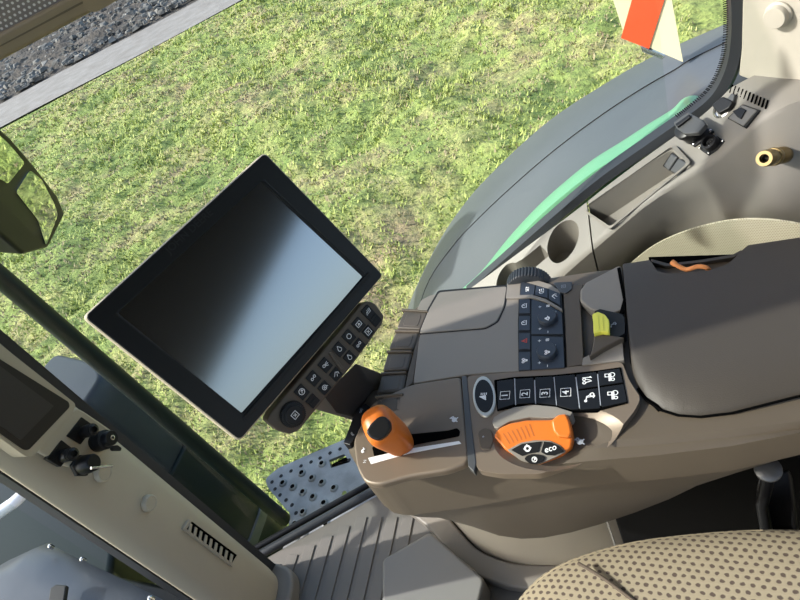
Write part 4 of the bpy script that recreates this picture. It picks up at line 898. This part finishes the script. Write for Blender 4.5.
def psock(px, c, d, label, r=.0105):
    t = thing('panel_socket', label, 'socket', on(*c, XP, XN))
    xp('face_plate', px, .010, black, lift=.004, bevel=.001, parent=t)
    a = on(*c, XP+XN*.004, XN); ax_ = Vector(d).normalized()
    lathe('plug', a, ax_, [(r, 0), (r, .016), (r*.85, .018), (r*.85, .028), (r*.5, .030), (r*.45, .026), (.001, .026)], black, t, n=20)
    for i in range(3): lathe('plug_ring', a+ax_*(.017+.0035*i), ax_, [(r*.9, 0), (r*1.0, .0006), (r*1.0, .0016), (r*.9, .002)], black_soft, t, n=20)
psock([(82, 417), (95, 426), (81, 444.5), (67, 436)], (84, 432), (.8, .0, .15), 'upper square black socket on the pillar plate, beside the display')
psock([(62, 440), (75, 450), (61, 467), (47, 459)], (64, 456), (.8, .0, .15), 'lower square black socket on the pillar plate, nearest the windscreen')
t = thing('round_socket', 'round black knob with a silver centre on the pillar plate', 'socket', on(100, 444, XP, XN))
a = on(97, 442, XP+XN*.002, XN); ax_ = Vector((1, .12, .1)).normalized()
lathe('collar', a, ax_, [(.017, 0), (.017, .006), (.0165, .008), (.0165, .022), (.013, .024)], black_soft, t, knurl=14, kamp=.001)
lathe('cap', a, ax_, [(.013, .02), (.013, .034), (.012, .036), (.001, .0365)], black, t, n=28)
lathe('centre_disc', a, ax_, [(.0045, .0365), (.0045, .038), (.001, .0383)], steel, t, n=20)
lathe('hub', a, ax_, [(.002, .038), (.002, .0388), (.0005, .039)], black, t, n=12)
xp('tab', [(111, 446), (118, 445), (122, 448), (121, 451), (113, 451)], .006, black_soft, lift=.012, bevel=.002, r=.002, parent=t)
t = thing('key_switch', 'round black switch with a metal pin below the silver-centred knob', 'switch', on(84, 468, XP, XN))
a = on(80, 466, XP+XN*.002, XN); ax_ = Vector((1, .12, .1)).normalized()
lathe('hex_nut', a, ax_, [(.019, 0), (.019, .006), (.017, .007)], black_soft, t, n=6, smooth=False)
lathe('barrel', a, ax_, [(.015, .005), (.0155, .008), (.0155, .020), (.0145, .022), (.014, .032), (.012, .034), (.001, .034)], black, t, n=28)
e0 = on(91, 468, XP+XN*.040, XN); e1 = on(112, 466, XP+XN*.040, XN)
tube('pin', [e0, e0.lerp(e1, .5), e1], .0022, steel, t)
for c, lab in (((101, 473), 'cream round plug half hidden behind the metal pin of the switch'), ((147.5, 503), 'cream round plug alone on the pillar above the vent')):
    g = lathe('blanking_plug', on(*c, XP-XN*.011, XN), Vector((1, -.0, 0)), [(.0155, 0), (.0155, .007), (.0125, .0105), (.0115, .0095), (.001, .0092)], beige, None, n=36)
    tag(g, lab, 'plug')
vn = thing('pillar_vent', 'small slotted beige vent low on the pillar', 'vent', on(210, 543, XP, XN))
VP = XP-XN*.009
xpv = lambda name, px, th, m, lift, bevel=0, r=0: plate(name, px, VP, XN, th, m, vn, bevel, r, lift)
xpv('frame', [(183, 529), (190, 519), (239, 555), (233, 567)], .006, beige, .002, .001, .002)
xpv('opening', [(187, 529), (192, 521.5), (237, 555), (232, 563)], .002, dark_void, .0026)
for i in range(9):
    f_ = (i+.5)/9; a = (189+46*f_-1.2, 521+34.5*f_); b = (185.5+46*f_, 529.5+34.5*f_)
    xpv('slat', [(a[0], a[1]), (a[0]+2.2, a[1]+1.5), (b[0]+3.0, b[1]+1.3), (b[0]+.6, b[1]-.3)], .004, beige, .0045, .0005)

# ================================================================ ROLLER BLIND
BP = _h*.97
rb = thing('roller_blind', 'perforated sun blind with a tan bottom bar at the top left', 'blind', on(40, 20, BP, _h))
def bl(name, px, th, m, lift, bevel=0, r=0): return plate(name, px, BP, -_h, th, m, rb, bevel, r, lift)
mesh = bl('blind_fabric', [(-60, 66), (0, 34), (62, 0), (140, -45), (60, -160), (-160, -40)], .002, blind_m, .0)
bl('bottom_bar', [(-60, 95), (0, 61), (88, 14), (150, -20), (140, -42), (61, 1), (0, 33), (-60, 65)], .02, trunkd, .010, .005)
bl('bar_groove', [(-60, 80), (0, 47), (80, 5), (150, -32), (149, -34), (79, 3), (0, 45.5), (-60, 78)], .003, mat('bar_dark', (.14, .11, .07), .6), .0108)
bl('pull_tab', [(81, -4), (84, 6), (90, 12), (97, 12), (125, -4), (140, -20), (100, -20)], .026, trunkd, .018, .004, .004)
